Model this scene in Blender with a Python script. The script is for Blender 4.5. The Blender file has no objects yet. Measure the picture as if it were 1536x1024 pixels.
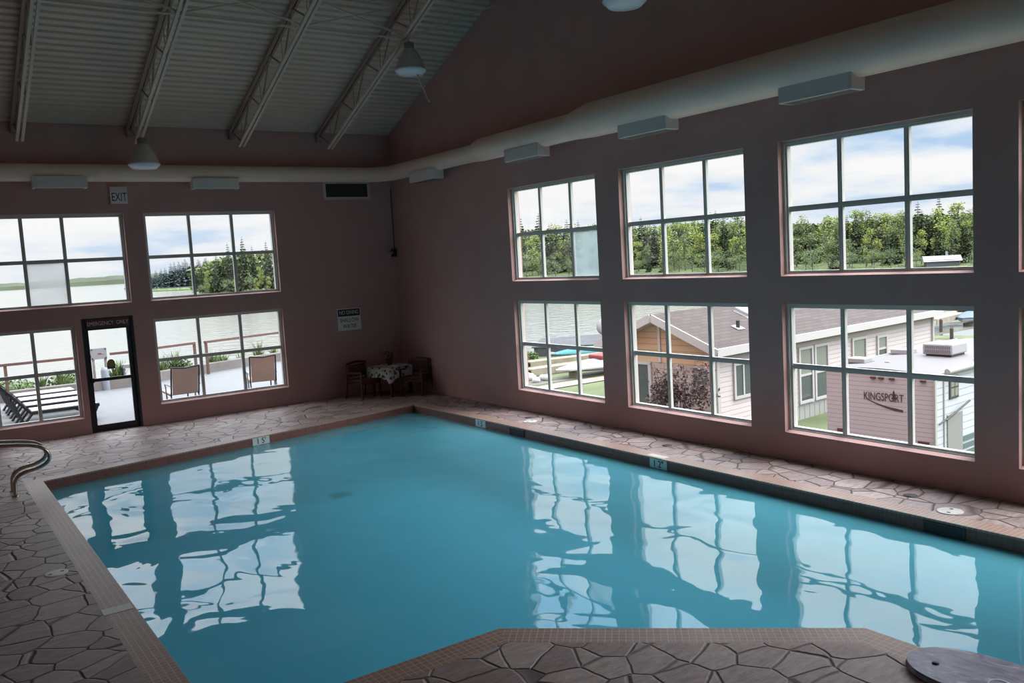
import bpy, math, random
from mathutils import Vector, Matrix
random.seed(7)
PI = math.pi
SC = bpy.context.scene
COL = SC.collection

# ------------------------------------------------------------------ materials
def mat(name, color=(.8, .8, .8), rough=.5, metal=0, spec=.5, bump=None, var=None, alpha=None):
    """Principled material; bump=(scale,strength,distance); var=(scale,amount) mottles the colour."""
    m = bpy.data.materials.new(name); m.use_nodes = True
    nt = m.node_tree; b = nt.nodes['Principled BSDF']
    b.inputs['Base Color'].default_value = (*color, 1)
    b.inputs['Roughness'].default_value = rough
    b.inputs['Metallic'].default_value = metal
    b.inputs['Specular IOR Level'].default_value = spec
    tc = nt.nodes.new('ShaderNodeTexCoord')
    if var:
        n = nt.nodes.new('ShaderNodeTexNoise'); n.inputs['Scale'].default_value = var[0]; n.inputs['Detail'].default_value = 5
        nt.links.new(tc.outputs['Object'], n.inputs['Vector'])
        r = nt.nodes.new('ShaderNodeValToRGB')
        a = var[1]
        r.color_ramp.elements[0].color = (*[c * (1 - a) for c in color], 1); r.color_ramp.elements[0].position = .3
        r.color_ramp.elements[1].color = (*[min(1, c * (1 + a)) for c in color], 1); r.color_ramp.elements[1].position = .7
        nt.links.new(n.outputs['Fac'], r.inputs['Fac']); nt.links.new(r.outputs['Color'], b.inputs['Base Color'])
    if bump:
        n = nt.nodes.new('ShaderNodeTexNoise'); n.inputs['Scale'].default_value = bump[0]; n.inputs['Detail'].default_value = 4
        nt.links.new(tc.outputs['Object'], n.inputs['Vector'])
        bp = nt.nodes.new('ShaderNodeBump'); bp.inputs['Strength'].default_value = bump[1]; bp.inputs['Distance'].default_value = bump[2]
        nt.links.new(n.outputs['Fac'], bp.inputs['Height']); nt.links.new(bp.outputs['Normal'], b.inputs['Normal'])
    return m

def N(nt, t, **kw):
    n = nt.nodes.new(t)
    for k, v in kw.items():
        if k.startswith('i_'):
            n.inputs[k[2:].replace('_', ' ')].default_value = v
        else:
            setattr(n, k, v)
    return n

def two_sided_fresnel(nt, ior):
    fr = N(nt, 'ShaderNodeFresnel'); ge = N(nt, 'ShaderNodeNewGeometry')
    ma = N(nt, 'ShaderNodeMath', operation='MULTIPLY_ADD'); ma.inputs[1].default_value = -2; ma.inputs[2].default_value = 1
    pw = N(nt, 'ShaderNodeMath', operation='POWER'); pw.inputs[0].default_value = ior
    nt.links.new(ge.outputs['Backfacing'], ma.inputs[0]); nt.links.new(ma.outputs[0], pw.inputs[1]); nt.links.new(pw.outputs[0], fr.inputs['IOR'])
    return fr

M = {}
M['wall'] = mat('stucco wall paint', (.525, .325, .305), .75, spec=.3, bump=(60, .25, .004), var=(1.3, .05))
M['white_frame'] = mat('white vinyl', (.60, .60, .57), .35)
M['deck_metal'] = mat('painted steel deck', (.66, .54, .45), .45, var=(.8, .06))
M['joist_paint'] = mat('joist paint', (.66, .56, .47), .5)
M['joist_dark'] = mat('joist dark brown', (.36, .27, .23), .6)  # darker brown tone for top chords, webs and bearing seats
M['duct'] = mat('duct paint', (0.946, 0.74, 0.621), .42, var=(1.2, .05))
M['register'] = mat('register white', (.78, .72, .70), .4)
M['register_dark'] = mat('register slots', (.16, .16, .16), .6)
M['vent_dark'] = mat('vent dark', (.05, .05, .055), .6)
M['vent_frame'] = mat('vent frame', (.66, .52, .50), .5)
M['black_metal'] = mat('dark bronze aluminium', (.018, .016, .018), .4)
M['steel'] = mat('polished steel', (.62, .56, .48), .18, metal=1)
M['lamp_shell'] = mat('lamp spun aluminium', (.55, .52, .47), .4)
M['lamp_lens'] = mat('lamp lens', (.85, .88, .95), .25)
M['sign_white'] = mat('sign white', (.80, .80, .78), .5)
M['sign_black'] = mat('sign black', (.015, .015, .015), .5)
M['sign_maroon'] = mat('sign maroon', (.10, .035, .04), .5)
M['sign_pink'] = mat('sign faded letters', (.75, .62, .62), .5)
M['dark_wood'] = mat('dark wood', (.075, .032, .024), .4, var=(9, .25))
M['dark_seat'] = mat('maroon cushion', (.10, .03, .03), .8)
M['tile_mint'] = mat('depth tile', (.82, .90, .86), .3)
M['tile_white'] = mat('white deck tile', (.70, .66, .62), .4)
M['lid_white'] = mat('skimmer lid', (.78, .74, .68), .45, var=(8, .12))
M['drain'] = mat('deck drain metal', (.09, .07, .06), .5)
M['drain_blue'] = mat('drain cover', (.10, .22, .26), .6)
M['pipe'] = mat('dark rubber', (.03, .03, .03), .6)
M['pot'] = mat('plant pot', (.09, .05, .04), .6)
M['leaf_dark'] = mat('house plant leaf', (.03, .05, .02), .5)
# outdoors
K = .40
mat_ = mat
def mat(name, color=(.8, .8, .8), *a, **k): return mat_(name, tuple(c * K for c in color), *a, **k)
M['patio'] = mat('patio pavers', (.62, .62, .64), .55, spec=.4, var=(.9, .06))
M['kerb'] = mat('concrete kerb', (0.367, 0.337, 0.316), .8, var=(3, .15))
M['bank'] = mat('bank soil and grass', (.24, .25, .12), .9, var=(1.5, .45))
M['grass'] = mat('lawn', (0.237, 0.297, 0.122), .9, var=(.8, .25), bump=(40, .5, .03))
M['path'] = mat('gravel path', (0.624, 0.48, 0.42), .9, var=(2, .15))
M['shore_mud'] = mat('shore gravel', (0.354, 0.331, 0.277), .9, var=(.6, .3))
M['rail_wood'] = mat('railing stain', (0.234, 0.117, 0.0978), .6, var=(5, .15))
M['lounger_dark'] = mat('dark resin', (.045, .05, .06), .4)
M['lounger_white'] = mat('white slats', (1.4, 1.4, 1.43), .4)
M['sling'] = mat('tan sling', (1.3, 1.01, 0.81), .8, var=(60, .08))
M['sling_frame'] = mat('bronze frame', (.10, .095, .085), .45)
M['alu'] = mat('painted aluminium', (.60, .60, .60), .4)
M['sign_grey'] = mat('grey sign board', (.52, .52, .55), .5)
M['sign_red'] = mat('red mark', (.5, .08, .08), .5)
M['post_wood'] = mat('weathered post', (.46, .42, .38), .8, var=(7, .2))
M['bollard'] = mat('blue grey plastic', (.42, .48, .56), .5)
M['yellow'] = mat('yellow sticker', (.72, .62, .12), .5)
M['sticker'] = mat('grey sticker', (.16, .2, .22), .5)
M['blade'] = mat('grass blades', (0.26, 0.39, 0.117), .7, var=(3, .3))
M['bush'] = mat('green bush', (0.195, 0.338, 0.0715), .7, var=(2, .35))
M['spruce'] = mat('spruce needles', (0.138, 0.187, 0.0813), .9, var=(.35, .35))
M['spruce_far'] = mat('hazed spruce needles', (0.225, 0.315, 0.315), .9, var=(.2, .25))  # distance haze put into the needle colour of the far conifers
M['aspen'] = mat('spring leaves', (0.639, 0.78, 0.177), .85, var=(.3, .3))
M['aspen_dull'] = mat('olive leaves', (0.413, 0.539, 0.196), .85, var=(.3, .3))
M['willow'] = mat('willow leaves', (0.416, 0.582, 0.27), .85, var=(.3, .25))
M['bark'] = mat('bark', (.20, .17, .14), .9)
M['forest'] = mat('deep forest', (0.254, 0.332, 0.117), .95, var=(.12, .4))
M['hill'] = mat('far wooded shore', (0.0998, 0.13, 0.0651), 1, var=(.02, .25))
M['siding'] = mat('beige vinyl siding', (.70, .585, .57), .6)
M['siding_tan'] = mat('tan gable siding', (.62, .36, .19), .6)
M['fascia'] = mat('white fascia', (1.1, 1.04, 1.04), .5)
M['skirt'] = mat('grey skirting', (0.77, 0.77, 0.728), .7)
M['pane_dark'] = mat('window glass dark', (.17, .20, .21), .08, spec=.7)
M['pane_blind'] = mat('window with blind', (.50, .52, .46), .25)
M['trailer_front'] = mat('pinkish trailer front', (.52, .40, .41), .45)
M['trailer_side'] = mat('pale trailer side', (.66, .70, .73), .4)
M['trailer_roof'] = mat('trailer roof membrane', (0.384, 0.362, 0.367), .6, var=(1, .04))
M['trailer_trim'] = mat('trailer trim', (0.962, 0.936, 0.91), .4)
M['lens_red'] = mat('marker lens', (.26, .05, .04), .3)
M['decal'] = mat('decal plum', (.17, .07, .10), .5)
M['decal_green'] = mat('decal green stripe', (.24, .35, .35), .5)
M['ac_white'] = mat('ac shroud', (0.816, 0.806, 0.836), .4)
M['ac_slot'] = mat('ac slots', (.30, .29, .35), .6)
M['leaf_plum'] = mat('plum leaves', (0.205, 0.0975, 0.093), .6, var=(4, .5))
M['twig'] = mat('twigs', (.15, .10, .09), .8)
M['tarp_teal'] = mat('teal tarp', (0.039, 0.39, 0.429), .5)
M['tarp_white'] = mat('pale boat cover', (0.589, 0.58, 0.607), .6)
M['boat_hull'] = mat('boat hull', (1.08, 1.08, 1.08), .3)
M['red_plastic'] = mat('red canvas', (.50, .06, .06), .5)
M['dock_wood'] = mat('dock planks', (0.616, 0.526, 0.392), .8, var=(3, .2))
M['dock_roof'] = mat('blue grey roof', (0.134, 0.13, 0.149), .6)
M['rock'] = mat('pale rock', (0.99, 0.99, 0.96), .8, var=(2, .2))
M['blue_plastic'] = mat('blue hull', (.10, .20, .34), .4)
M['orange_wood'] = mat('orange dock boards', (.58, .34, .20), .7)
M['cabin_wall'] = mat('cabin wall', (.30, .32, .36), .7)
M['cabin_roof'] = mat('pale metal roof', (.66, .66, .70), .5)

def shingles():
    m = mat('brown shingles', (.30, .23, .22), .9); nt = m.node_tree; b = nt.nodes['Principled BSDF']
    tc = N(nt, 'ShaderNodeTexCoord'); br = N(nt, 'ShaderNodeTexBrick')
    br.inputs['Color1'].default_value = (.062, .047, .043, 1); br.inputs['Color2'].default_value = (.083, .065, .060, 1); br.inputs['Mortar'].default_value = (.04, .03, .03, 1)
    br.inputs['Scale'].default_value = 1; br.inputs['Brick Width'].default_value = .42; br.inputs['Row Height'].default_value = .16; br.inputs['Mortar Size'].default_value = .012
    nt.links.new(tc.outputs['UV'], br.inputs['Vector']); nt.links.new(br.outputs['Color'], b.inputs['Base Color'])
    return m
M['shingle'] = shingles()

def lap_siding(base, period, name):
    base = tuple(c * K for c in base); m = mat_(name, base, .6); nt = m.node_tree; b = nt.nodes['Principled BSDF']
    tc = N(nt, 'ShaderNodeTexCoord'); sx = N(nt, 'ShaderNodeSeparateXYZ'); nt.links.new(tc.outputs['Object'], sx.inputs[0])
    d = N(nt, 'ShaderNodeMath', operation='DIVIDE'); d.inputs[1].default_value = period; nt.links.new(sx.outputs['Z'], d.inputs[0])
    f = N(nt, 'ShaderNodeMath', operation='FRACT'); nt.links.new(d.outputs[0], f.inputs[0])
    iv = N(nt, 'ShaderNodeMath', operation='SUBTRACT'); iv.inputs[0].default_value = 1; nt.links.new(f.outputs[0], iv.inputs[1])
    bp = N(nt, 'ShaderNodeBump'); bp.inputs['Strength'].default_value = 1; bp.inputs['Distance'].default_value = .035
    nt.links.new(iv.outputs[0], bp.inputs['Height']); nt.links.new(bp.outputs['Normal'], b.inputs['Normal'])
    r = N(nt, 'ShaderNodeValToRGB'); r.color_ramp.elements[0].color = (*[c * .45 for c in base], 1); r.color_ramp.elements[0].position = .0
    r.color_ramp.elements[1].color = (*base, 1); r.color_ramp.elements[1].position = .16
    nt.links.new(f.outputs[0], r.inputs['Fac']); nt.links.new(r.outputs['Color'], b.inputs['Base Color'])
    return m
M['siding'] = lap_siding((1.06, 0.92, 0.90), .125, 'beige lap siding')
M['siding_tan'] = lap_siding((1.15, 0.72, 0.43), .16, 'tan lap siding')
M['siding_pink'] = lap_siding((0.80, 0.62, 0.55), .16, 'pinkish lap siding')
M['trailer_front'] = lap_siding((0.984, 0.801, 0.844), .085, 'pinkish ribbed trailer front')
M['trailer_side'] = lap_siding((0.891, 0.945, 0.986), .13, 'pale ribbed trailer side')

mat = mat_
def flagstone():
    m = bpy.data.materials.new('stamped flagstone'); m.use_nodes = True; nt = m.node_tree; b = nt.nodes['Principled BSDF']
    tc = N(nt, 'ShaderNodeTexCoord')
    nz = N(nt, 'ShaderNodeTexNoise'); nz.inputs['Scale'].default_value = 2.2; nz.inputs['Detail'].default_value = 3
    nt.links.new(tc.outputs['Object'], nz.inputs['Vector'])
    mx = N(nt, 'ShaderNodeVectorMath', operation='MULTIPLY_ADD'); mx.inputs[1].default_value = (.10, .10, 0)
    nt.links.new(nz.outputs['Color'], mx.inputs[0]); nt.links.new(tc.outputs['Object'], mx.inputs[2])
    fl = N(nt, 'ShaderNodeVectorMath', operation='MULTIPLY'); fl.inputs[1].default_value = (1, 1, 0); nt.links.new(mx.outputs[0], fl.inputs[0])
    vo = N(nt, 'ShaderNodeTexVoronoi', feature='DISTANCE_TO_EDGE'); vo.inputs['Scale'].default_value = 3.12; vo.inputs['Randomness'].default_value = .85
    vc = N(nt, 'ShaderNodeTexVoronoi', feature='F1'); vc.inputs['Scale'].default_value = 3.12; vc.inputs['Randomness'].default_value = .85
    nt.links.new(fl.outputs[0], vo.inputs['Vector']); nt.links.new(fl.outputs[0], vc.inputs['Vector'])
    crack = N(nt, 'ShaderNodeValToRGB'); crack.color_ramp.elements[0].position = .006; crack.color_ramp.elements[1].position = .042
    nt.links.new(vo.outputs['Distance'], crack.inputs['Fac'])
    tone = N(nt, 'ShaderNodeSeparateXYZ'); nt.links.new(vc.outputs['Color'], tone.inputs[0])
    pal = N(nt, 'ShaderNodeValToRGB')
    e = pal.color_ramp.elements; e[0].color = (.31, .22, .21, 1); e[1].color = (.50, .39, .365, 1)
    k = pal.color_ramp.elements.new(.5); k.color = (.40, .30, .285, 1)
    nt.links.new(tone.outputs['X'], pal.inputs['Fac'])
    n2 = N(nt, 'ShaderNodeTexNoise'); n2.inputs['Scale'].default_value = 12; n2.inputs['Detail'].default_value = 8; n2.inputs['Roughness'].default_value = .7
    mp = N(nt, 'ShaderNodeMapping'); mp.inputs['Scale'].default_value = (.5, 1.6, 1); nt.links.new(tc.outputs['Object'], mp.inputs['Vector']); nt.links.new(mp.outputs[0], n2.inputs['Vector'])
    mot = N(nt, 'ShaderNodeMixRGB', blend_type='OVERLAY'); mot.inputs['Fac'].default_value = .95
    nt.links.new(pal.outputs['Color'], mot.inputs['Color1']); nt.links.new(n2.outputs['Fac'], mot.inputs['Color2'])
    cm = N(nt, 'ShaderNodeMixRGB'); cm.inputs['Color1'].default_value = (.13, .085, .08, 1)
    nt.links.new(crack.outputs['Color'], cm.inputs['Fac']); nt.links.new(mot.outputs['Color'], cm.inputs['Color2'])
    nt.links.new(cm.outputs['Color'], b.inputs['Base Color'])
    rr = N(nt, 'ShaderNodeMapRange'); rr.inputs['To Min'].default_value = .28; rr.inputs['To Max'].default_value = .62
    nt.links.new(n2.outputs['Fac'], rr.inputs['Value']); nt.links.new(rr.outputs[0], b.inputs['Roughness'])
    ht = N(nt, 'ShaderNodeMath', operation='MULTIPLY_ADD'); ht.inputs[1].default_value = .55
    nt.links.new(n2.outputs['Fac'], ht.inputs[0]); nt.links.new(crack.outputs['Color'], ht.inputs[2])
    bp = N(nt, 'ShaderNodeBump'); bp.inputs['Strength'].default_value = .8; bp.inputs['Distance'].default_value = .018
    nt.links.new(ht.outputs[0], bp.inputs['Height']); nt.links.new(bp.outputs['Normal'], b.inputs['Normal'])
    return m
M['flagstone'] = flagstone()

def mosaic(name, c1, c2, mortar, rough=.4, tile=.052):
    m = bpy.data.materials.new(name); m.use_nodes = True; nt = m.node_tree; b = nt.nodes['Principled BSDF']
    tc = N(nt, 'ShaderNodeTexCoord'); br = N(nt, 'ShaderNodeTexBrick'); br.offset = 0; br.squash = 1
    br.inputs['Color1'].default_value = (*c1, 1); br.inputs['Color2'].default_value = (*c2, 1); br.inputs['Mortar'].default_value = (*mortar, 1)
    br.inputs['Scale'].default_value = 1; br.inputs['Brick Width'].default_value = tile; br.inputs['Row Height'].default_value = tile
    br.inputs['Mortar Size'].default_value = .0035; br.inputs['Bias'].default_value = 0
    nt.links.new(tc.outputs['UV'], br.inputs['Vector']); nt.links.new(br.outputs['Color'], b.inputs['Base Color'])
    b.inputs['Roughness'].default_value = rough
    bp = N(nt, 'ShaderNodeBump'); bp.inputs['Strength'].default_value = .5; bp.inputs['Distance'].default_value = .003; bp.invert = True
    nt.links.new(br.outputs['Fac'], bp.inputs['Height']); nt.links.new(bp.outputs['Normal'], b.inputs['Normal'])
    return m
M['coping'] = mosaic('coping mosaic', (0.425, 0.272, 0.221), (0.357, 0.221, 0.178), (.62, .48, .41))
M['waterline'] = mosaic('waterline mosaic', (0.285, 0.105, 0.0744), (0.223, 0.0806, 0.0589), (.22, .14, .11))
M['patio'] = mosaic('patio pavers', (.135, .14, .148), (.148, .152, .16), (.112, .116, .122), .5, .3)
M['plaster'] = mat('pool plaster', (.38, .80, .90), .8, spec=.1, var=(.4, .04))

def water():
    m = bpy.data.materials.new('pool water'); m.use_nodes = True; nt = m.node_tree; nt.nodes.clear()
    out = N(nt, 'ShaderNodeOutputMaterial'); mx = N(nt, 'ShaderNodeMixShader')
    tr = N(nt, 'ShaderNodeBsdfTransparent'); tr.inputs['Color'].default_value = (.50, .85, .95, 1)
    gl = N(nt, 'ShaderNodeBsdfGlossy'); gl.inputs['Roughness'].default_value = 0; gl.inputs['Color'].default_value = (1, 1, 1, 1)
    fr = two_sided_fresnel(nt, 1.34)
    tc = N(nt, 'ShaderNodeTexCoord'); mp = N(nt, 'ShaderNodeMapping'); mp.inputs['Rotation'].default_value = (0, 0, .6); mp.inputs['Scale'].default_value = (1.0, .8, 1)
    nt.links.new(tc.outputs['Object'], mp.inputs['Vector'])
    n1 = N(nt, 'ShaderNodeTexNoise'); n1.inputs['Scale'].default_value = 1.5; n1.inputs['Detail'].default_value = 1.8; n1.inputs['Roughness'].default_value = .35; n1.inputs['Distortion'].default_value = .4
    nt.links.new(mp.outputs[0], n1.inputs['Vector'])
    bp = N(nt, 'ShaderNodeBump'); bp.inputs['Strength'].default_value = 1; bp.inputs['Distance'].default_value = .020
    nt.links.new(n1.outputs['Fac'], bp.inputs['Height'])
    nt.links.new(bp.outputs['Normal'], fr.inputs['Normal']); nt.links.new(bp.outputs['Normal'], gl.inputs['Normal'])
    df = N(nt, 'ShaderNodeBsdfDiffuse'); df.inputs['Color'].default_value = (.21, .77, .94, 1)     # suspended turbidity
    mt = N(nt, 'ShaderNodeMixShader'); mt.inputs['Fac'].default_value = .5
    nt.links.new(tr.outputs[0], mt.inputs[1]); nt.links.new(df.outputs[0], mt.inputs[2])
    nt.links.new(fr.outputs[0], mx.inputs['Fac']); nt.links.new(mt.outputs[0], mx.inputs[1]); nt.links.new(gl.outputs[0], mx.inputs[2])
    nt.links.new(mx.outputs[0], out.inputs['Surface'])
    return m
M['water'] = water()

def glass(name, tint=(.99, .985, .98), haze=None):
    m = bpy.data.materials.new(name); m.use_nodes = True; nt = m.node_tree; nt.nodes.clear()
    out = N(nt, 'ShaderNodeOutputMaterial'); mx = N(nt, 'ShaderNodeMixShader')
    tr = N(nt, 'ShaderNodeBsdfTransparent'); tr.inputs['Color'].default_value = (*tint, 1)
    gl = N(nt, 'ShaderNodeBsdfGlossy'); gl.inputs['Roughness'].default_value = .0
    fr = two_sided_fresnel(nt, 1.4)
    nt.links.new(fr.outputs[0], mx.inputs['Fac']); nt.links.new(tr.outputs[0], mx.inputs[1]); nt.links.new(gl.outputs[0], mx.inputs[2])
    last = mx
    if haze:
        tl = N(nt, 'ShaderNodeBsdfTranslucent'); tl.inputs['Color'].default_value = (*haze[0], 1)
        m2 = N(nt, 'ShaderNodeMixShader')
        tc = N(nt, 'ShaderNodeTexCoord'); nz = N(nt, 'ShaderNodeTexNoise'); nz.inputs['Scale'].default_value = 2.5
        nt.links.new(tc.outputs['Object'], nz.inputs['Vector'])
        mr = N(nt, 'ShaderNodeMapRange'); mr.inputs['From Min'].default_value = .3; mr.inputs['From Max'].default_value = .6
        mr.inputs['To Min'].default_value = haze[1] * .75; mr.inputs['To Max'].default_value = haze[1]
        nt.links.new(nz.outputs['Fac'], mr.inputs['Value']); nt.links.new(mr.outputs[0], m2.inputs['Fac'])
        nt.links.new(mx.outputs[0], m2.inputs[1]); nt.links.new(tl.outputs[0], m2.inputs[2]); last = m2
    nt.links.new(last.outputs[0], out.inputs['Surface'])
    return m
M['glass'] = glass('window glass')
M['glass_fog'] = glass('fogged glass', haze=((.34, .345, .345), .85))
M['glass_fog_blue'] = glass('fogged bluish glass', haze=((.20, .25, .27), .8))

def lake():
    m = mat('lake water', (.20, .20, .17), .12, spec=.5); nt = m.node_tree; b = nt.nodes['Principled BSDF']
    tc = N(nt, 'ShaderNodeTexCoord'); n = N(nt, 'ShaderNodeTexNoise'); n.inputs['Scale'].default_value = .9; n.inputs['Detail'].default_value = 4
    nt.links.new(tc.outputs['Object'], n.inputs['Vector'])
    bp = N(nt, 'ShaderNodeBump'); bp.inputs['Strength'].default_value = .6; bp.inputs['Distance'].default_value = .12
    nt.links.new(n.outputs['Fac'], bp.inputs['Height']); nt.links.new(bp.outputs['Normal'], b.inputs['Normal'])
    return m
M['lake'] = lake()

def marbled():
    m = mat('marbled foam', (.3, .3, .4), .35); nt = m.node_tree; b = nt.nodes['Principled BSDF']
    tc = N(nt, 'ShaderNodeTexCoord'); mp = N(nt, 'ShaderNodeMapping'); mp.inputs['Scale'].default_value = (9, 3, 1); mp.inputs['Rotation'].default_value = (0, 0, .5)
    nt.links.new(tc.outputs['Object'], mp.inputs[0]); n = N(nt, 'ShaderNodeTexNoise'); n.inputs['Scale'].default_value = 1.4; n.inputs['Detail'].default_value = 3; n.inputs['Distortion'].default_value = 1.2
    nt.links.new(mp.outputs[0], n.inputs['Vector']); r = N(nt, 'ShaderNodeValToRGB'); e = r.color_ramp.elements
    e[0].position = .38; e[0].color = (.14, .10, .20, 1); e[1].position = .64; e[1].color = (.50, .52, .60, 1)
    for p, c in ((.42, (.17, .16, .26)), (.5, (.30, .25, .42)), (.57, (.20, .24, .33)), (.61, (.33, .40, .50))):
        k = e.new(p); k.color = (*c, 1)
    nt.links.new(n.outputs['Fac'], r.inputs['Fac']); nt.links.new(r.outputs['Color'], b.inputs['Base Color'])
    return m
M['marbled'] = marbled()

def floral():
    m = mat('patterned cloth', (.4, .4, .4), .9); nt = m.node_tree; b = nt.nodes['Principled BSDF']
    tc = N(nt, 'ShaderNodeTexCoord'); v = N(nt, 'ShaderNodeTexVoronoi'); v.inputs['Scale'].default_value = 11
    nt.links.new(tc.outputs['Object'], v.inputs['Vector']); r = N(nt, 'ShaderNodeValToRGB')
    r.color_ramp.elements[0].position = .35; r.color_ramp.elements[0].color = (.10, .11, .10, 1); r.color_ramp.elements[1].position = .42; r.color_ramp.elements[1].color = (.72, .70, .66, 1)
    nt.links.new(v.outputs['Distance'], r.inputs['Fac']); nt.links.new(r.outputs['Color'], b.inputs['Base Color'])
    return m
M['floral'] = floral()

# ------------------------------------------------------------------ mesh builder
class MB:
    def __init__(s): s.v = []; s.f = []; s.uv = []; s.mi = []; s.smooth = []; s.cur = 0
    def face(s, pts, uv=None, sm=False):
        b = len(s.v); s.v += [tuple(p) for p in pts]; s.f.append(tuple(range(b, b + len(pts))))
        s.uv.append(uv or [(0, 0)] * len(pts)); s.mi.append(s.cur); s.smooth.append(sm)
    def add(s, vs, fs, sm=False):
        b = len(s.v); s.v += [tuple(p) for p in vs]
        for f in fs:
            s.f.append(tuple(b + i for i in f)); s.uv.append([(0, 0)] * len(f)); s.mi.append(s.cur); s.smooth.append(sm)
        return s
    def box(s, x0, y0, z0, x1, y1, z1):
        v = [(x0, y0, z0), (x1, y0, z0), (x1, y1, z0), (x0, y1, z0), (x0, y0, z1), (x1, y0, z1), (x1, y1, z1), (x0, y1, z1)]
        return s.add(v, [(0, 3, 2, 1), (4, 5, 6, 7), (0, 1, 5, 4), (1, 2, 6, 5), (2, 3, 7, 6), (3, 0, 4, 7)])
    def bar(s, a, b, w, h, up=(0, 0, 1)):
        """rectangular bar from a to b; w across, h along up."""
        a = Vector(a); b = Vector(b); d = (b - a).normalized(); u = Vector(up)
        r = d.cross(u)
        if r.length < 1e-4: r = d.cross(Vector((1, 0, 0)))
        r.normalize(); u = r.cross(d); r = r * w / 2; u = u * h / 2
        v = [a - r - u, a + r - u, a + r + u, a - r + u, b - r - u, b + r - u, b + r + u, b - r + u]
        return s.add(v, [(0, 1, 2, 3), (7, 6, 5, 4), (0, 4, 5, 1), (1, 5, 6, 2), (2, 6, 7, 3), (3, 7, 4, 0)])
    def tube(s, path, r, n=10, cap=True, sm=True):
        P = [Vector(p) for p in path]; R = r if isinstance(r, (list, tuple)) else [r] * len(P)
        vs = []; ref = None
        for i, p in enumerate(P):
            d = (P[min(i + 1, len(P) - 1)] - P[max(i - 1, 0)]).normalized()
            if ref is None:
                ref = Vector((0, 0, 1)) if abs(d.z) < .9 else Vector((1, 0, 0))
            x = d.cross(ref).normalized(); y = x.cross(d).normalized(); ref = y
            for k in range(n):
                t = 2 * PI * k / n; vs.append(p + (x * math.cos(t) + y * math.sin(t)) * R[i])
        fs = []
        for i in range(len(P) - 1):
            for k in range(n):
                k2 = (k + 1) % n; fs.append((i * n + k, i * n + k2, (i + 1) * n + k2, (i + 1) * n + k))
        s.add(vs, fs, sm)
        if cap:
            s.add(vs[:n], [tuple(range(n))]); s.add(vs[-n:], [tuple(range(n - 1, -1, -1))])
        return s
    def lathe(s, prof, c=(0, 0, 0), n=24, sm=True):
        vs = []; fs = []
        for r, z in prof:
            for k in range(n):
                t = 2 * PI * k / n; vs.append((c[0] + r * math.cos(t), c[1] + r * math.sin(t), c[2] + z))
        for i in range(len(prof) - 1):
            for k in range(n):
                k2 = (k + 1) % n; fs.append((i * n + k, i * n + k2, (i + 1) * n + k2, (i + 1) * n + k))
        return s.add(vs, fs, sm)
    def prism(s, poly, z0, z1):
        n = len(poly); v = [(x, y, z0) for x, y in poly] + [(x, y, z1) for x, y in poly]
        fs = [tuple(range(n - 1, -1, -1)), tuple(range(n, 2 * n))] + [(i, (i + 1) % n, n + (i + 1) % n, n + i) for i in range(n)]
        return s.add(v, fs)
    def ball(s, c, r, n=12, m=8, jit=0):
        vs = []; fs = []
        rx, ry, rz = r if isinstance(r, (list, tuple)) else (r, r, r)
        for i in range(m + 1):
            a = PI * i / m
            for k in range(n):
                t = 2 * PI * k / n; q = 1 + random.uniform(-jit, jit)
                vs.append((c[0] + rx * q * math.sin(a) * math.cos(t), c[1] + ry * q * math.sin(a) * math.sin(t), c[2] + rz * q * math.cos(a)))
        for i in range(m):
            for k in range(n):
                k2 = (k + 1) % n; fs.append((i * n + k, (i + 1) * n + k, (i + 1) * n + k2, i * n + k2))
        return s.add(vs, fs, True)
    def build(s, name, m, parent=None, loc=None, bevel=0):
        me = bpy.data.meshes.new(name); me.from_pydata(s.v, [], s.f); me.update()
        ms = m if isinstance(m, (list, tuple)) else [m]
        for q in ms: me.materials.append(M[q] if isinstance(q, str) else q)
        me.polygons.foreach_set('material_index', s.mi); me.polygons.foreach_set('use_smooth', s.smooth)
        ul = me.uv_layers.new(name='UVMap'); flat = [c for f in s.uv for p in f for c in p]
        ul.data.foreach_set('uv', flat)
        o = bpy.data.objects.new(name, me); COL.objects.link(o)
        if parent is not None: o.parent = parent
        if loc is not None: o.location = loc
        if bevel:
            bv = o.modifiers.new('Bevel', 'BEVEL'); bv.width = bevel; bv.segments = 2; bv.limit_method = 'ANGLE'
            w = o.modifiers.new('Weld', 'WELD'); w.merge_threshold = .0005
            o.modifiers.move(1, 0)
        return o

def tag(o, label=None, cat=None, group=None, kind=None):
    if label: o['label'] = label
    if cat: o['category'] = cat
    if group: o['group'] = group
    if kind: o['kind'] = kind
    return o
def thing(name, label, cat, loc=(0, 0, 0), rz=0, group=None):
    o = bpy.data.objects.new(name, None); COL.objects.link(o); o.location = loc; o.rotation_euler = (0, 0, rz); o.empty_display_size = .1
    return tag(o, label, cat, group)
def copy_tree(o, parent=None):
    c = o.copy(); COL.objects.link(c)
    if parent is not None: c.parent = parent
    for ch in list(o.children): copy_tree(ch, c)
    return c
def struct(o, label=None): return tag(o, label, None, None, 'structure')
def text(body, size, name, m, parent, loc, rot, extrude=.002, sx=1.0):
    cu = bpy.data.curves.new(name, 'FONT'); cu.body = body; cu.size = size; cu.align_x = 'CENTER'; cu.align_y = 'CENTER'; cu.extrude = extrude
    t = bpy.data.objects.new(name, cu); COL.objects.link(t)
    bpy.context.view_layer.update()
    me = bpy.data.meshes.new_from_object(t.evaluated_get(bpy.context.evaluated_depsgraph_get()))
    bpy.data.objects.remove(t, do_unlink=True)
    for v in me.vertices: v.co.x *= sx
    me.materials.clear(); me.materials.append(M[m])
    o = bpy.data.objects.new(name, me); COL.objects.link(o); o.parent = parent; o.location = loc; o.rotation_euler = rot
    return o
RB = (PI / 2, 0, 0)            # text on a surface that faces -y
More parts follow.
